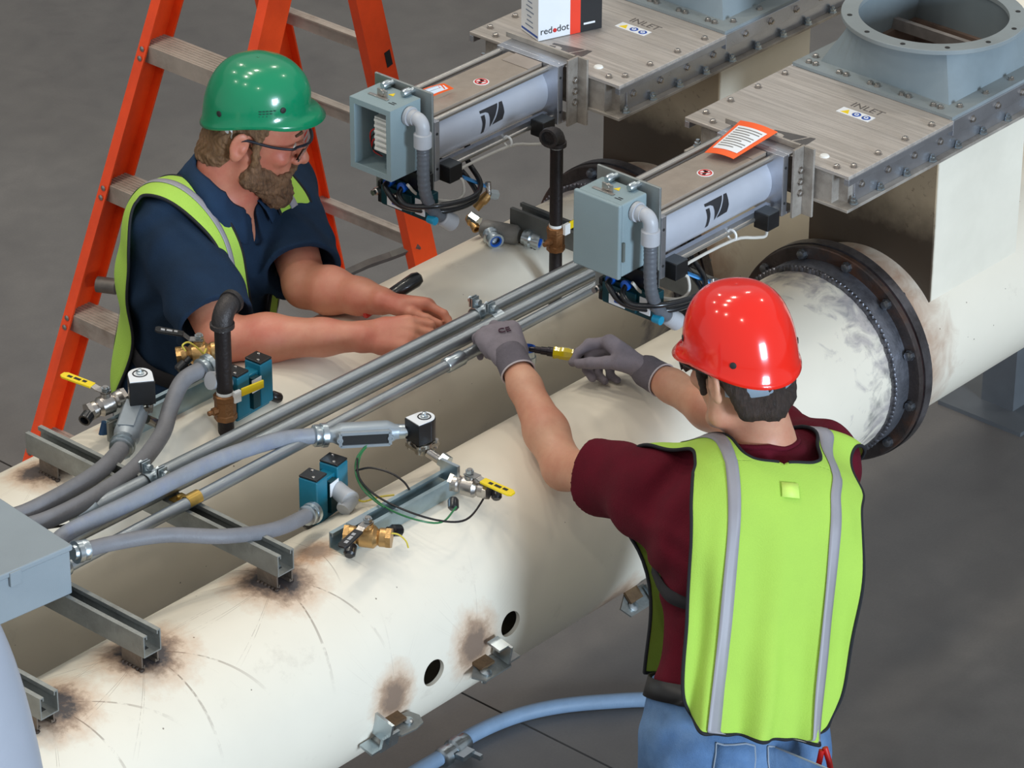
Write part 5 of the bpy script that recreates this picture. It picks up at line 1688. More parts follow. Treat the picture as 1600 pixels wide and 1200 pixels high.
def glasses(H, parent, lens_m, frame_m):
    o = None
    top = [H(.096, y, .030 - .004 * abs(y) / .06) for y in (-.066, -.045, -.02, 0, .02, .045, .066)]
    pts = []
    for s in (-1, 1):
        arm = [H(.112 - .012, s * .058, .027), H(.090, s * .073, .026), H(.05, s * .0805, .022), H(.0, s * .084, .022), H(-.018, s * .083, .012)]
        pts.append(arm)
    brow = [H(.100, -.058, .027), H(.116, -.040, .030), H(.124, -.015, .029), H(.124, .015, .029), H(.116, .040, .030), H(.100, .058, .027)]
    mb = MB().tube(brow, .0030, 8, sub=5)
    fr = mb.build('safety_glasses', frame_m, parent)
    for a in pts: MB().tube(a, .0030, 8, sub=5).build('temple', frame_m, fr)
    for s in (-1, 1):
        g_ = np.array([[H(.1245 - .5 * (abs(y) ** 2) * 7 - .0012 * k, s * (y), .028 - k * .0075 * (1 - .25 * (abs(y) > .05))) for y in np.linspace(.006, .060, 9)] for k in range(6)])
        grid_mesh('lens', g_, lens_m, fr, .0016)
    return fr

lens_m, _nt, _b = nodes_of('clear_lens')
_b.inputs['Base Color'].default_value = (.9, .92, .95, 1)
_b.inputs['Roughness'].default_value = .03
_b.inputs['Transmission Weight'].default_value = 1.0
_b.inputs['IOR'].default_value = 1.2
dark_lens, _nt, _b = nodes_of('smoke_lens')
_b.inputs['Base Color'].default_value = (.10, .10, .12, 1)
_b.inputs['Roughness'].default_value = .05
_b.inputs['Transmission Weight'].default_value = .6

def eyes(H, parent):
    for s in (-1, 1):
        e = MB().ball(H(.0865, s * .031, .0145), .0125, 14, 8, (tuple(H.l), tuple(H.u), tuple(H.f))).build('eye', mat('eye_white', (220, 214, 206), .25, 0, .03, 30), parent)
        MB().ball(H(.0955, s * .031, .0125), (.0052, .0052, .0042), 12, 6, (tuple(H.l), tuple(H.u), tuple(H.f))).build('iris', mat('iris_dark', (46, 38, 32), .2, 0, .1, 60), e)
        MB().tube([H(.097, s * .016, .044), H(.1005, s * .030, .048), H(.092, s * .046, .044)], [.0035, .0042, .0028], 8).build('eyebrow', mat('brow_hair', (92, 64, 42), .8, 0, .2, 90), parent)

def vest(J, form, parent, back, front, nu=26, per=9, fold=None, label=None, tape=(.095, .0125), lscale=1., wrapb=0., rscale=1., rtop=0.):
    """back/front: rows (f, t, u_in, u_out, offset) from the back hem over the shoulder to the front hem, in the torso frame."""
    r, f, t = J['ax']
    P0 = np.array(J['pel'])
    rows = back + front
    pr = np.array([p.co if hasattr(p, 'co') else p for p in rows], float)
    # resample the control rows smoothly
    sm = np.array([np.array(v) for v in catmull(pr, per)])
    sm[:, 2] = np.maximum(sm[:, 2], 0)
    def sheet(side, ua, ub, n_, extra):
        g_ = np.zeros((len(sm), n_, 3))
        off = np.zeros((len(sm), n_))
        for i, (ff, tt, ui, uo, of) in enumerate(sm):
            for j in range(n_):
                q = j / (n_ - 1)
                a, b = ua(ui, uo, i), ub(ui, uo, i)
                u_ = a + (b - a) * q
                rs = rscale + rtop * min(1., max(0., (tt - .42) / .04))
                fe = ff + wrapb * (u_ / .17) ** 3 * min(1., max(0., (-ff - .09) / .09))
                g_[i, j] = P0 + r * (side * u_ * (lscale if side < 0 else rs)) + f * fe + t * tt
                off[i, j] = of + extra + (fold(side * u_, tt, ff) if fold else 0)
        p = form.snap(g_.reshape(-1, 3), off.ravel())
        p = p.reshape(g_.shape)
        for _ in range(6):          # relax the cloth so that it hangs in even folds
            q = p.copy()
            q[1:-1] += .25 * (p[2:] + p[:-2] - 2 * p[1:-1])
            q[:, 1:-1] += .25 * (p[:, 2:] + p[:, :-2] - 2 * p[:, 1:-1])
            p = q
        return p
    full = []
    for side in (-1, 1): full.append(sheet(side, lambda i_, o_, k: i_, lambda i_, o_, k: o_, nu, 0.))
    a, b = full
    nv = len(sm)
    vs = np.concatenate([a.reshape(-1, 3), b.reshape(-1, 3)])
    fs = []
    for s_, base in ((0, 0), (1, nv * nu)):
        for i in range(nv - 1):
            for j in range(nu - 1):
                q = [base + i * nu + j, base + i * nu + j + 1, base + (i + 1) * nu + j + 1, base + (i + 1) * nu + j]
                fs.append(tuple(q if s_ else q[::-1]))
    me = bpy.data.meshes.new('vest')
    me.from_pydata([tuple(v) for v in vs - np.array(ORG[parent])], [], fs)
    bm_ = bmesh.new()
    bm_.from_mesh(me)
    bmesh.ops.remove_doubles(bm_, verts=bm_.verts, dist=.0012)
    bm_.to_mesh(me)
    bm_.free()
    me.materials.append(vest_m)
    me.polygons.foreach_set('use_smooth', [True] * len(me.polygons))
    o = bpy.data.objects.new('vest', me)
    COL.objects.link(o)
    o.parent = parent
    ORG[o] = ORG[parent]
    md = o.modifiers.new('thickness', 'SOLIDIFY')
    md.thickness = .002
    md.offset = 0
    if label: o['label'] = label
    for k, side in ((0, -1), (1, 1)):
        tp = sheet(side, lambda i_, o_, q: max(i_, min(tape[0] - tape[1], o_ - .04)), lambda i_, o_, q: max(i_ + .01, min(tape[0] + tape[1], o_ - .04 + 2 * tape[1])), 4, .0022)
        grid_mesh('reflective_tape', tp, reflect_m, o, .0008)
        g_ = full[k]
        MB().tube([V(p) for p in g_[:, -1]], .0034, 7).build('binding', bind_m, o)
        MB().tube([V(p) for p in g_[0]], .0034, 7).build('binding', bind_m, o)
        MB().tube([V(p) for p in g_[-1]], .0034, 7).build('binding', bind_m, o)
        inn = [V(p) for p, q in zip(g_[:, 0], sm) if q[2] > .004]
        if len(inn) > 3: MB().tube(inn, .0034, 7).build('binding', bind_m, o)
    return o, full, sm

def catmull(pr, sub):
    P_ = [2 * pr[0] - pr[1]] + list(pr) + [2 * pr[-1] - pr[-2]]
    out = []
    for i in range(1, len(P_) - 2):
        a, b, c, d = P_[i - 1:i + 3]
        for k in range(sub):
            q = k / sub
            out.append(.5 * ((2 * b) + (c - a) * q + (2 * a - 5 * b + 4 * c - d) * q * q + (3 * b - a - 3 * c + d) * q ** 3))
    out.append(P_[-2])
    return out

def ring_on(form, c, ax, rows, off, name, m, parent, th, n=72, rad_=.24):
    r, f, t = ax
    g_ = np.array([[np.array(c) + r * rad_ * math.cos(a) + f * rad_ * math.sin(a) + t * h for a in np.linspace(0, 2 * math.pi, n, endpoint=False)] for h in rows])
    hh = np.repeat(np.array(rows)[:, None], n, 1)
    p = form.snap(g_.reshape(-1, 3), np.full(g_.shape[0] * n, off), 30).reshape(g_.shape)
    # keep the ring level in the body frame
    d = ((p - np.array(c)) @ t) - hh
    p = p - d[..., None] * t
    return grid_mesh(name, p, m, parent, th, wrap=True)

# ================================================================= worker in the red helmet
man = thing('person', 'worker seen from behind in red helmet, lime vest, maroon shirt and jeans', 'person', (-.17, -.70, 0))
J = {'pel': (-.175, -.690, 1.00), 'neck': (.022, -.585, 1.438), 'shL': (-.090, -.420, 1.318), 'shR': (.162, -.604, 1.338),
     'elL': (-.025, -.150, 1.222), 'wrL': (.108, .105, 1.318), 'elR': (.285, -.325, 1.250), 'wrR': (.325, -.058, 1.256), 'H': .46, 'w': .93, 'arm': .90}
J['ax'] = torso_axes(J['pel'], J['neck'], 30)
HD = Head((0.0011,-0.5507,1.568), 10, 12)
skinA = skin_mat('skin_fair', (214, 162, 132), (196, 128, 102))
hL = hand(J['wrL'], (.52, .85, .06), (-.14, -.10, 1), 1, [(28, 55, 40), (26, 58, 40), (28, 58, 40), (34, 58, 40)], (30, 30), 1.06, 1.03, tdir=(.62, .55, -.62))
hR = hand(J['wrR'], (.14, .97, .14), (.74, -.12, .62), -1, [(40, 40, 22), (62, 62, 40), (68, 66, 44), (74, 66, 44)], (16, 22), .96, 1.0, tdir=(-.52, .80, -.10))
lo, hi = bounds([J[k] for k in ('pel', 'shL', 'shR', 'elL', 'elR', 'wrL', 'wrR')] + [HD(0, 0, .15), (-.28, -.80, .86), (.30, .30, 1.25), (.40, .1, 1.2), (.36, -.5, 1.2)], .075)
F = Field(lo, hi, .0032)
put_torso(F, J, -.006)
for s_ in 'LR': put_arm(F, J, s_)
put_head(F, HD, J['neck'], .051)
for hnd in (hL, hR):
    for a, b, ra, rb, k in hnd: F.cone(a, b, ra - .001, rb - .001, k)
body = F.mesh('body', skinA, man)
# hair: cropped, dark brown
hairA = hair_mat('dark_brown_hair', (34, 24, 20), (64, 46, 36))
Fh = Field(HD.o - .17, HD.o + .19, .0030)
Fh.ell(HD(.007, 0, .050), HD.ax, (.0965, .081, .0885), .01)
Fh.cone(HD(-.034, 0, .0), HD(-.046, 0, -.052), .056, .044, .02)
Fh.plane(HD(.045, 0, .02), HD.f * 1.0 - HD.u * .30)
Fh.plane(HD(-.05, 0, -.058), -HD.u * 1.0 + HD.f * .62)
for s_ in (-1, 1):
    Fh.cone(HD(-.036, s_ * .058, .02), HD(-.052, s_ * .044, -.050), .026, .020, .015)
    Fh.ell(HD(.002, s_ * .087, -.002), HD.ax, (.024, .020, .031), .006, '-')
    Fh.cone(HD(.030, s_ * .078, .03), HD(.026, s_ * .078, -.022), .009, .006, .006)
Fh.warp(lambda x, y, z: np.sin(x * 310 + 2 * np.sin(z * 170)) * np.sin(y * 290 + 1.7 * np.sin(z * 210)), .0012)
hair = Fh.mesh('hair', hairA, man)
eyes(HD, man)
glasses(HD, man, dark_lens, black_pl)
red_m = mat('red_helmet_shell', (240, 34, 16), .16, 0, .03, 4, coat=.5, rvar=.03)
green_m = mat('green_helmet_shell', (4, 132, 88), .22, 0, .04, 4, .04, 60, coat=.4, rvar=.05)
helmet('helmet', HD, red_m, man, False, 'glossy red helmet with dark rivets', mat('grey_headband', (150, 164, 182), .5, 0, .05, 20), -4, .004)
# maroon shirt
shirtA = mat('maroon_shirt_cloth', (88, 13, 30), .9, 0, .14, 16, .3, 400, spec=.2)
S = Field(lo - .03, hi + .03, .0036)
put_torso(S, J, .006, .05)
fold1 = lambda x, y, z: np.sin(48 * (x * .5 + y * .6 + z * .9) + 2.6 * np.sin(19 * (y - x)) + 1.6 * np.sin(31 * z)) * .55 + .45 * np.sin(92 * (x * .7 - y * .4 + z * .5) + 2.6 * np.sin(26 * x + 14 * z)) * np.sin(21 * (x + y) + 12 * z)
for s_ in 'LR':
    sh, el = np.array(J['sh' + s_]), np.array(J['el' + s_])
    e2 = sh + (el - sh) * .62
    S.ell(sh, ((1, 0, 0), (0, 1, 0), (0, 0, 1)), (.062,) * 3, .04)
    S.cone(sh, e2, .064, .074, .04)
S.warp(fold1, .0058)
for s_ in 'LR':
    sh, el = np.array(J['sh' + s_]), np.array(J['el' + s_])
    d = unit(el - sh)
    e2 = sh + (el - sh) * .56
    S.plane(e2, d, e2 - .105 + d * .06, e2 + .105 + d * .06)
    S.cone(e2 - d * .05, e2 + d * .03, .050, .068, .004, '-')
rA, fA, tA = J['ax']
S.plane(np.array(J['pel']) + tA * .022, -tA)
S.cone(np.array(J['neck']) - tA * .01 + fA * .012, HD(-.01, 0, -.06), .064, .066, .008, '-')
S.mesh('shirt', shirtA, man)
ring_c = np.array(J['neck']) + tA * .004 + fA * .016
# jeans, belt and boots
jeanA = mat('blue_denim', (82, 116, 158), .85, 0, .18, 22, .35, 500, (126, 156, 190), .5, 7)
lo2, hi2 = (-.52, -1.02, .02), (.20, -.38, 1.12)
B_ = Field(lo2, hi2, .0050)
Pq = lambda a, b, c: np.array(J['pel']) + rA * a + fA * b + np.array((0, 0, c))
B_.ell(Pq(0, -.006, -.02), (rA, fA, tA), (.166, .130, .200), .03)
for s_ in (-1, 1):
    B_.ell(Pq(s_ * .07, -.045, -.10), (rA, fA, (0, 0, 1)), (.085, .085, .10), .03)
    B_.cone(Pq(s_ * .085, -.01, -.08), Pq(s_ * .105, .01, -.50), .092, .066, .03)
    B_.cone(Pq(s_ * .105, .01, -.50), Pq(s_ * .115, -.03, -.92), .066, .056, .03)
B_.warp(fold1, .003)
B_.plane(Pq(0, 0, .045) , tA)
B_.plane((0, 0, .07), (0, 0, -1))
jo = B_.mesh('jeans', jeanA, man)
axb = (rA, unit(fA - 0), tA)
ring_on(B_, Pq(0, -.01, .026), axb, [-.018, .018], .0035, 'belt', mat('black_leather_belt', (22, 20, 22), .5, 0, .15, 40), man, .004)
blt = mat('denim_loop', (104, 136, 174), .85, 0, .1, 40)
for a in (-.95, -1.75, -2.25):
    c0 = np.array(Pq(0, -.01, .026))
    g0 = np.array([[c0 + rA * .24 * math.cos(a + q) + fA * .24 * math.sin(a + q) + tA * h for q in (-.035, .035)] for h in (-.05, -.02, .0, .02, .036)])
    p = B_.snap(g0.reshape(-1, 3), np.full(10, .008), 30).reshape(g0.shape)
    grid_mesh('belt_loop', p, blt, jo, .002)
seam_m = mat('denim_seam', (150, 160, 172), .85, 0, .1, 40)
for s_ in (-1, 1):
    g0 = np.array([[Pq(s_ * .085 + q, -.30, h) for q in (-.062, -.03, 0, .03, .062)] for h in (-.075, -.11, -.15, -.185, -.21)])
    p = B_.snap(g0.reshape(-1, 3), np.full(25, .002), 30).reshape(g0.shape)
    po = grid_mesh('pocket', p, jeanA, jo, .002)
    MB().tube([V(q) for q in p[0]], .0018, 6).build('seam', seam_m, po)
    MB().tube([V(q) for q in p[:, 0]], .0015, 6).build('seam', seam_m, po)
    MB().tube([V(q) for q in p[:, -1]], .0015, 6).build('seam', seam_m, po)
for s_ in (-1, 1):
    bt = Field(Pq(s_ * .115, -.03, -.92) - np.array((.2, .2, .09)), Pq(s_ * .115, -.03, -.92) + np.array((.25, .3, .20)), .006)
    a0 = Pq(s_ * .115, -.035, -.90)
    g0 = np.array((a0[0], a0[1], .045))
    fwd = unit((fA[0], fA[1], 0))
    bt.cone(g0, g0 + fwd * .17 - np.array((0, 0, .005)), .044, .038, .02)
    bt.cone(g0 + np.array((0, 0, .01)), g0 + np.array((0, 0, .12)), .050, .052, .03)
    bt.plane((0, 0, .002), (0, 0, -1))
    bt.mesh('boot', mat('brown_boot_leather', (82, 58, 40), .6, 0, .2, 20), man)
# gloves
gloveA = mat('grey_knit_glove', (132, 124, 132), .8, 0, .10, 30, .5, 700, (92, 86, 94), .45, 22)
cuffA = mat('grey_glove_cuff', (104, 98, 106), .9, 0, .12, 60, .6, 500)
for tag_, hnd, wr, el in (('L', hL, J['wrL'], J['elL']), ('R', hR, J['wrR'], J['elR'])):
    pts = [q for a, b, *_ in hnd for q in (a, b)]
    l_, h_ = bounds(pts, .04)
    G = Field(l_, h_, .0025)
    for a, b, ra, rb, k in hnd: G.cone(a, b, ra + .0018, rb + .0018, max(k, .004))
    G.warp(lambda x, y, z: np.sin(120 * (x + y * .6) + 2 * np.sin(70 * z)) * np.sin(95 * (z - x * .4)), .0009)
    go = G.mesh('glove', gloveA, man)
    d = unit(np.array(el) - np.array(wr))
    w0 = np.array(wr)
    MB().lathe(w0 - d * .012, tuple(d), [(0, .0285), (.012, .0325), (.030, .0325), (.052, .0338), (.058, .0345), (.058, .030), (.040, .029)], 28, False).build('cuff', cuffA, go)
    MB().torus(w0 + d * .047, tuple(d), .0335, .0018, 30, 6).build('cuff_edge', mat('pale_cuff_edge', (196, 188, 190), .8, 0, .05, 40), go)
    if tag_ == 'L':
        h_ = unit((.52, .85, .06))
        n_ = unit(np.array((-.14, -.10, 1)) - h_ * (np.array((-.14, -.10, 1)) @ h_))
        sd_ = np.cross(h_, n_)
        pc = w0 + h_ * .062 + n_ * .0185 + sd_ * .008
        text('lettering', 'CE', .021, pc, sd_, h_, mat('glove_print', (70, 40, 56), .8, 0, .1, 40), go, .002)
# vest form: a looser hull of the torso
W = Field(lo - .08, hi + .08, .006)
put_torso(W, dict(J, w=1.08), .010, .09)
for s_ in 'LR': W.ell(np.array(J['sh' + s_]), ((1, 0, 0), (0, 1, 0), (0, 0, 1)), (.066 if s_ == 'L' else .076,) * 3, .05)
Qf = lambda a, b, c: np.array(J['pel']) + rA * a + fA * b + tA * c
for s_ in (-1, 1): W.cone(Qf(s_ * .055, -.018, .0), Qf(s_ * .062, -.022, .34), .118, .118, .06)
def foldA(u_, tt, ff):
    if ff > -.05: return 0.
    lowr = max(0., 1 - tt / .40)
    return lowr * (.013 * math.cos(u_ * 62 + .5) + .009 * math.cos(u_ * 118 + 1.6)) + .0025 * math.sin(u_ * 40 + tt * 26)
backA = [(-.20, -.036, 0, .095, .020), (-.20, -.030, 0, .125, .020), (-.20, -.008, 0, .155, .018), (-.20, .03, 0, .176, .016), (-.20, .10, 0, .188, .014), (-.20, .20, 0, .196, .010), (-.20, .32, 0, .200, .006), (-.17, .40, 0, .200, .005), (-.14, .448, 0, .198, .005), (-.124, .470, 0, .196, .005), (-.118, .473, .040, .194, .005), (-.108, .478, .058, .186, .005), (-.09, .488, .070, .174, .005)]
frontA = [(-.03, .505, .078, .158, .005), (.06, .475, .086, .152, .005), (.13, .42, .075, .155, .005), (.18, .34, .055, .155, .004), (.20, .22, .030, .165, .006), (.20, .10, .012, .168, .010), (.20, .03, .010, .160, .014)]
vo, fullA, smA = vest(J, W, man, backA, frontA, fold=foldA, lscale=1.13, rscale=1.06, rtop=.20, label='lime high visibility vest with two silver stripes and black edging')
# size label below the collar and the elastic side strap
lb = W.snap(np.array([[Qf(-.014 + .036 * i, -.2, .462 - .022 * j) for i in range(2)] for j in range(3)]).reshape(-1, 3), np.full(6, .0075)).reshape(3, 2, 3)
grid_mesh('size_label', lb, mat('label_lime', (206, 240, 110), .6, 0, .03, 20), vo, .0008)
for s_ in (-1, 1):
    sp = [Qf(s_ * .155, -.11, .17), Qf(s_ * .185, -.05, .18), Qf(s_ * .19, .02, .20), Qf(s_ * .17, .09, .21)]
    sp = S.snap(np.array(sp), np.full(4, .004))
    up_ = tA * .012
    cs = np.array([[p - up_, p + up_] for p in catmull(np.array(sp), 6)])
    grid_mesh('side_strap', cs, strap_m, vo, .002)
# neckband of the shirt
nb = MB()
nc = np.array(J['neck']) + tA * .012
pts = S.snap(np.array([nc + (rA * math.cos(a) + fA * (.25 + math.sin(a))) * .068 + tA * (.004 - .030 * math.sin(a)) for a in np.linspace(0, 2 * math.pi, 40, endpoint=False)]), np.full(40, .001))
MB().tube([V(p) for p in pts] + [V(pts[0])], .0055, 8).build('neckband', shirtA, man)
# pliers sticking out of the hip pocket
pl_ = thing('pliers', 'red handled pliers sticking out of the jeans hip pocket', 'pliers', (-0.1854,-0.9007,0.99))
for q0, q1 in (((-0.2166,-0.9011,0.95), (-0.1924,-0.902,1.012)), ((-0.1923,-0.9281,0.95), (-0.1859,-0.9039,1.015))):
    MB().tube([q0, (V(q0) + V(q1)) / 2 + V((.004, 0, 0)), q1], [.006, .0062, .0055], 10, sub=4).build('handle', red_pl, pl_)

# screwdriver in the right glove
sd = thing('screwdriver', 'stepped nut driver with clear yellow collar and black grip held in the right glove', 'screwdriver', (0.2586,0.1743,1.246))
A_ = V((0.2475,0.1797,1.25))
B2 = V((0.3234,0.0579,1.242))
d = (B2 - A_).normalized()
Ls = (B2 - A_).length
MB().lathe(A_, d, [(0, .004), (.004, .0055), (.012, .0055), (.013, .0068), (.024, .0068), (.025, .0080), (.037, .0080), (.038, .0095), (.050, .0095)], 16).build('shaft', mat('dark_tool_steel', (62, 58, 62), .25, .9, .1, 40), sd)
MB().lathe(A_ + d * .050, d, [(0, .0120), (.003, .0135), (.010, .0115), (.014, .0130), (.030, .0130), (.034, .0115), (.040, .0125)], 8).build('clear_collar', mat('amber_plastic', (206, 182, 20), .15, 0, .06, 30, coat=.5), sd)
MB().lathe(A_ + d * .090, d, [(0, .0125), (.006, .0150), (.03, .0155), (.06, .0145), (.09, .0155), (.105, .0140), (.110, .006)], 12).build('grip', rubber, sd)

# ================================================================= worker in the green helmet
man2 = thing('person', 'bearded worker in green helmet, lime vest and navy shirt working over the back pipe', 'person', (.0, 1.0, 0))
K = {'pel': (.065, .985, .98), 'neck': (.105, .905, 1.415), 'shR': (-.008, .925, 1.368), 'shL': (.300, .930, 1.335),
     'elR': (-.112, .676, 1.238), 'wrR': (0.0478,0.4439,1.262), 'elL': (.160, .712, 1.240), 'wrL': (0.179,0.5155,1.266), 'H': .44, 'w': 1.02, 'arm': 1.04, 'belly': .012}
K['ax'] = torso_axes(K['pel'], K['neck'], 168)
HG = Head((0.152,0.8547,1.543), 141, 17)
skinB = skin_mat('skin_ruddy', (206, 140, 112), (192, 104, 84))
gR = hand(K['wrR'], (.66, -.74, .06), (-.42, -.20, .85), -1, [(22, 58, 34), (26, 62, 36), (30, 66, 36), (34, 70, 36)], (18, 16), 1.0, 1.02, tdir=(.85, -.45, .10))
gL = hand(K['wrL'], (.55, -.80, -.02), (.45, .25, .85), 1, [(24, 30, 22), (34, 42, 30), (46, 54, 36), (56, 58, 40)], (20, 18), .98, 1.0, tdir=(.2, -.95, -.1))
lo, hi = bounds([K[k] for k in ('pel', 'shL', 'shR', 'elL', 'elR', 'wrL', 'wrR')] + [HG(0, 0, .15), HG(.14, 0, 0), (-.19, 1.0, .84), (.20, .25, 1.2), (.36, .36, 1.2)], .078)
F = Field(lo, hi, .0032)
put_torso(F, K, -.006)
for s_ in 'LR': put_arm(F, K, s_)
put_head(F, HG, K['neck'], .060)
for hnd in (gR, gL):
    for a, b, ra, rb, k in hnd: F.cone(a, b, ra, rb, k)
F.mesh('body', skinB, man2)
eyes(HG, man2)
glasses(HG, man2, lens_m, mat('dark_blue_frame', (24, 28, 40), .35, 0, .1, 30))
hairB = hair_mat('brown_hair', (88, 62, 40), (146, 110, 76))
beardB = hair_mat('brown_beard', (66, 45, 30), (146, 108, 76))
rip = lambda x, y, z: np.sin(x * 260 + y * 120 + 2 * np.sin(z * 120)) * np.sin(y * 240 - x * 90 + 2 * np.sin(z * 150 + x * 60))
Fh = Field(HG.o - .19, HG.o + .20, .0028)
Fh.ell(HG(.008, 0, .050), HG.ax, (.0970, .0825, .0890), .01)
Fh.cone(HG(-.034, 0, .010), HG(-.048, 0, -.066), .058, .047, .02)
for s_ in (-1, 1): Fh.cone(HG(-.034, s_ * .050, .0), HG(-.048, s_ * .042, -.050), .028, .021, .02)
Fh.plane(HG(.030, 0, .02), HG.f - HG.u * .25)
Fh.plane(HG(-.06, 0, -.074), -HG.u + HG.f * .35)
for s_ in (-1, 1):
    Fh.ell(HG(.000, s_ * .087, -.004), HG.ax, (.027, .022, .037), .006, '-')
    Fh.cone(HG(.020, s_ * .0770, .036), HG(.026, s_ * .0755, -.028), .008, .008, .006)
Fh.warp(rip, .0024)
Fh.mesh('hair', hairB, man2)
Fb = Field(HG.o - .17, HG.o + .19, .0028)
for s_ in (-1, 1):
    Fb.cone(HG(.030, s_ * .0690, -.018), HG(.028, s_ * .0600, -.070), .0085, .0175, .012)
    Fb.cone(HG(.028, s_ * .0590, -.066), HG(.088, s_ * .018, -.112), .0195, .024, .02)
    Fb.cone(HG(.055, s_ * .052, -.052), HG(.092, s_ * .028, -.082), .0130, .0130, .016)
    Fb.cone(HG(.1065, s_ * .003, -.0440), HG(.0960, s_ * .034, -.064), .0088, .0070, .008)
    Fb.cone(HG(.0940, s_ * .033, -.062), HG(.090, s_ * .026, -.094), .0085, .0100, .012)
Fb.ell(HG(.098, 0, -.110), HG.ax, (.024, .030, .026), .02)
Fb.cone(HG(.096, 0, -.086), HG(.100, 0, -.100), .012, .018, .01)
Fb.warp(rip, .0026)
Fb.mesh('beard', beardB, man2)
helmet('helmet', HG, green_m, man2, True, 'green helmet with a raised medallion at the brow', mat('white_headband', (206, 206, 202), .5, 0, .05, 20), -14, .026, .142)
# navy shirt
shirtB = mat('navy_shirt_cloth', (27, 45, 66), .9, 0, .14, 14, .3, 420, spec=.2)
S = Field(lo - .03, hi + .03, .0036)
put_torso(S, K, .008, .05)
for s_ in 'LR':
    sh, el = np.array(K['sh' + s_]), np.array(K['el' + s_])
    e2 = sh + (el - sh) * .92
    S.ell(sh, ((1, 0, 0), (0, 1, 0), (0, 0, 1)), (.072,) * 3, .04)
    S.cone(sh, e2, .076, .086, .04)
S.warp(fold1, .0062)
for s_ in 'LR':
    sh, el = np.array(K['sh' + s_]), np.array(K['el' + s_])
    d = unit(el - sh)
    e2 = sh + (el - sh) * .86
    S.plane(e2, d, e2 - .115 + d * .07, e2 + .115 + d * .07)
    S.cone(e2 - d * .05, e2 + d * .03, .058, .080, .004, '-')
rB, fB, tB = K['ax']
S.plane(np.array(K['pel']) + tB * -.02, -tB)
S.cone(np.array(K['neck']) - tB * .015 + fB * .014, HG(.0, 0, -.07), .066, .070, .008, '-')
S.cone(np.array(K['neck']) + fB * .06 - tB * .01, np.array(K['neck']) + fB * .110 - tB * .070, .026, .010, .01, '-')
S.mesh('shirt', shirtB, man2)
# shirt collar: a folded band round the neck, open at the throat
cl = []
aa = np.linspace(-math.pi * .5 + .40, math.pi * 1.5 - .40, 48)
nk = np.array(K['neck']) + fB * .018
dv = [rB * math.cos(a) - fB * math.sin(a) for a in aa]
fr = [max(0., -math.sin(a)) for a in aa]
b0 = S.snap(np.array([nk + d_ * .070 + tB * (.03 - .06 * q) for d_, q in zip(dv, fr)]), np.full(48, .001))
b1 = S.snap(np.array([nk + d_ * (.098 + .018 * q ** 3) + tB * (.01 - .075 * q) for d_, q in zip(dv, fr)]), np.full(48, .009))
for p0, p1, d_, q in zip(b0, b1, dv, fr):
    st = p0 + tB * (.036 - .012 * q) + d_ * .002
    cl.append([p0, (p0 + st) / 2, st, st + d_ * .007 - tB * .001, (st + p1) / 2 + d_ * .004 + tB * .004, p1])
grid_mesh('collar', np.array(cl), mat('navy_collar_cloth', (32, 52, 76), .9, 0, .10, 20, .3, 420, spec=.2), man2, .003)
# trousers and boots behind the pipe
tro = Field((-.24, .80, .04), (.25, 1.22, 1.10), .0065)
Pg = lambda a, b, c: np.array(K['pel']) + rB * a + fB * b + np.array((0, 0, c))
tro.ell(Pg(0, 0, -.02), (rB, fB, (0, 0, 1)), (.172, .128, .14), .03)
for s_ in (-1, 1):
    tro.cone(Pg(s_ * .09, 0, -.08), Pg(s_ * .10, .01, -.50), .095, .068, .03)
    tro.cone(Pg(s_ * .10, .01, -.50), Pg(s_ * .11, -.02, -.90), .068, .058, .03)
tro.plane(Pg(0, 0, .03), (0, 0, 1))
tro.mesh('trousers', mat('dark_work_trousers', (40, 44, 54), .85, 0, .15, 20, .3, 400), man2)
for s_ in (-1, 1):
    a0 = Pg(s_ * .11, -.02, -.90)
    g0 = np.array((a0[0], a0[1], .045))
    bt = Field(g0 - .22, g0 + .22, .007)
    fwd = unit((fB[0], fB[1], 0))
    bt.cone(g0, g0 + fwd * .16, .046, .040, .02)
    bt.cone(g0, g0 + np.array((0, 0, .12)), .052, .055, .03)
    bt.plane((0, 0, .002), (0, 0, -1))
    bt.mesh('boot', mat('brown_boot_leather', (82, 58, 40), .6, 0, .2, 20), man2)
W = Field(lo - .05, hi + .05, .006)
put_torso(W, K, .011, .06)
for s_ in 'LR':
    W.ell(np.array(K['sh' + s_]), ((1, 0, 0), (0, 1, 0), (0, 0, 1)), (.076,) * 3, .05)
    W.cone(np.array(K['sh' + s_]), np.array(K['sh' + s_]) * .7 + np.array(K['el' + s_]) * .3, .078, .080, .05)
Qg = lambda a, b, c: np.array(K['pel']) + rB * a + fB * b + tB * c
def foldB(u_, tt, ff):
    lowr = max(0., 1 - tt / .42)
    return lowr * (.002 * math.cos(u_ * 70 + .9)) + .002 * math.sin(u_ * 44 + tt * 30)
backB = [(-.21, -.05, 0, .172, .004), (-.21, .02, 0, .182, .006), (-.21, .14, 0, .186, .010), (-.21, .27, 0, .182, .010), (-.18, .37, 0, .170, .007), (-.14, .425, 0, .162, .006), (-.12, .440, .045, .164, .006), (-.08, .47, .066, .164, .006)]
frontB = [(-.01, .48, .074, .162, .006), (.07, .45, .076, .156, .006), (.13, .39, .070, .144, .006), (.19, .29, .055, .132, .006), (.21, .18, .034, .138, .010), (.21, .08, .022, .150, .014), (.21, .0, .018, .152, .018)]
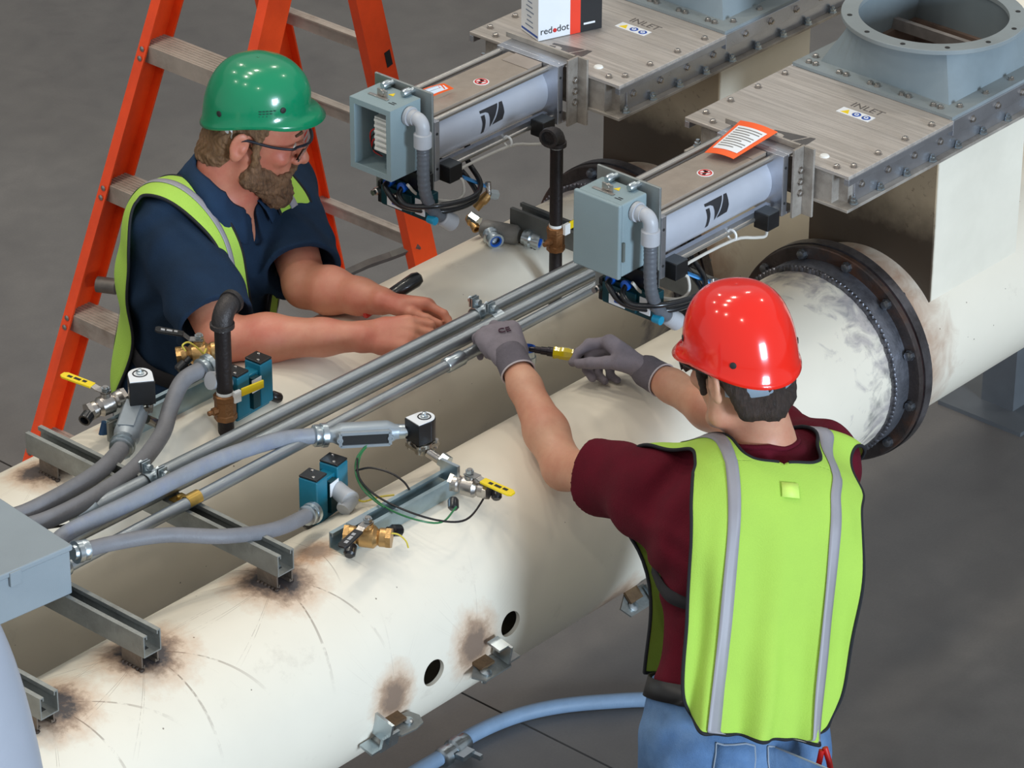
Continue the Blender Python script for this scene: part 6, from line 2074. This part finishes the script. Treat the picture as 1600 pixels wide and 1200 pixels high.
vo2, fullB, smB = vest(K, W, man2, backB, frontB, fold=foldB, tape=(.112, .008), wrapb=.13, label='lime high visibility vest open at the front over the navy shirt')
for s_ in (-1, 1):
    sp = W.snap(np.array([Qg(s_ * .150, -.12, .12), Qg(s_ * .19, -.05, .10), Qg(s_ * .20, .02, .08), Qg(s_ * .16, .11, .06)]), np.full(4, .002))
    cs = np.array([[p - tB * .017, p + tB * .017] for p in catmull(np.array(sp), 6)])
    grid_mesh('side_strap', cs, strap_m, vo2, .002)
# tool under the left hand
tl = thing('nut_driver', 'tool with thick black grip and red end lying under the bare left hand', 'screwdriver', (0.2312,0.5366,1.25))
a0, a1 = V((0.1531,0.545,1.235)), V((0.2778,0.505,1.284))
d = (a1 - a0).normalized()
Lt = (a1 - a0).length
MB().lathe(a0, d, [(0, .008), (.004, .0125), (.040, .0130), (.044, .010)], 16).build('red_end', red_pl, tl)
MB().lathe(a0 + d * .042, d, [(0, .006), (Lt - .13, .006)], 12).build('shaft', zinc, tl)
MB().lathe(a0 + d * (Lt - .090), d, [(0, .009), (.006, .0135), (.05, .0150), (.082, .0160), (.093, .012), (.097, .004)], 18).build('grip', rubber, tl)

# ---------------------------------------------------------------- groups of like things
GROUPS = {'header_pipe': 'cream header pipes', 'slide_gate': 'slide gates on the ducts', 'inlet_hopper': 'hoppers on the slide gates', 'pneumatic_actuator': 'actuators of the slide gates',
          'junction_box': 'junction boxes on the actuators', 'ball_valve': 'ball valves', 'solenoid_valve': 'teal air valves', 'coil_valve': 'black coil valves', 'pull_fitting': 'grey conduit bodies',
          'flexible_conduit': 'flexible conduits', 'steel_conduit': 'long galvanised conduits', 'strut_channel': 'strut channels', 'conduit_clamp': 'conduit clamps', 'riser_pipe': 'black risers',
          'pipe_bracket': 'brackets welded on the front pipe', 'hazard_tag': 'orange hazard tags', 'pipe_stand': 'stands under the pipes', 'wire': 'loose wires', 'person': 'workers'}
for o in list(bpy.data.objects):
    if o.parent is None and 'label' in o and 'group' not in o:
        st_ = o.name.split('.')[0]
        if st_ in GROUPS: o['group'] = GROUPS[st_]
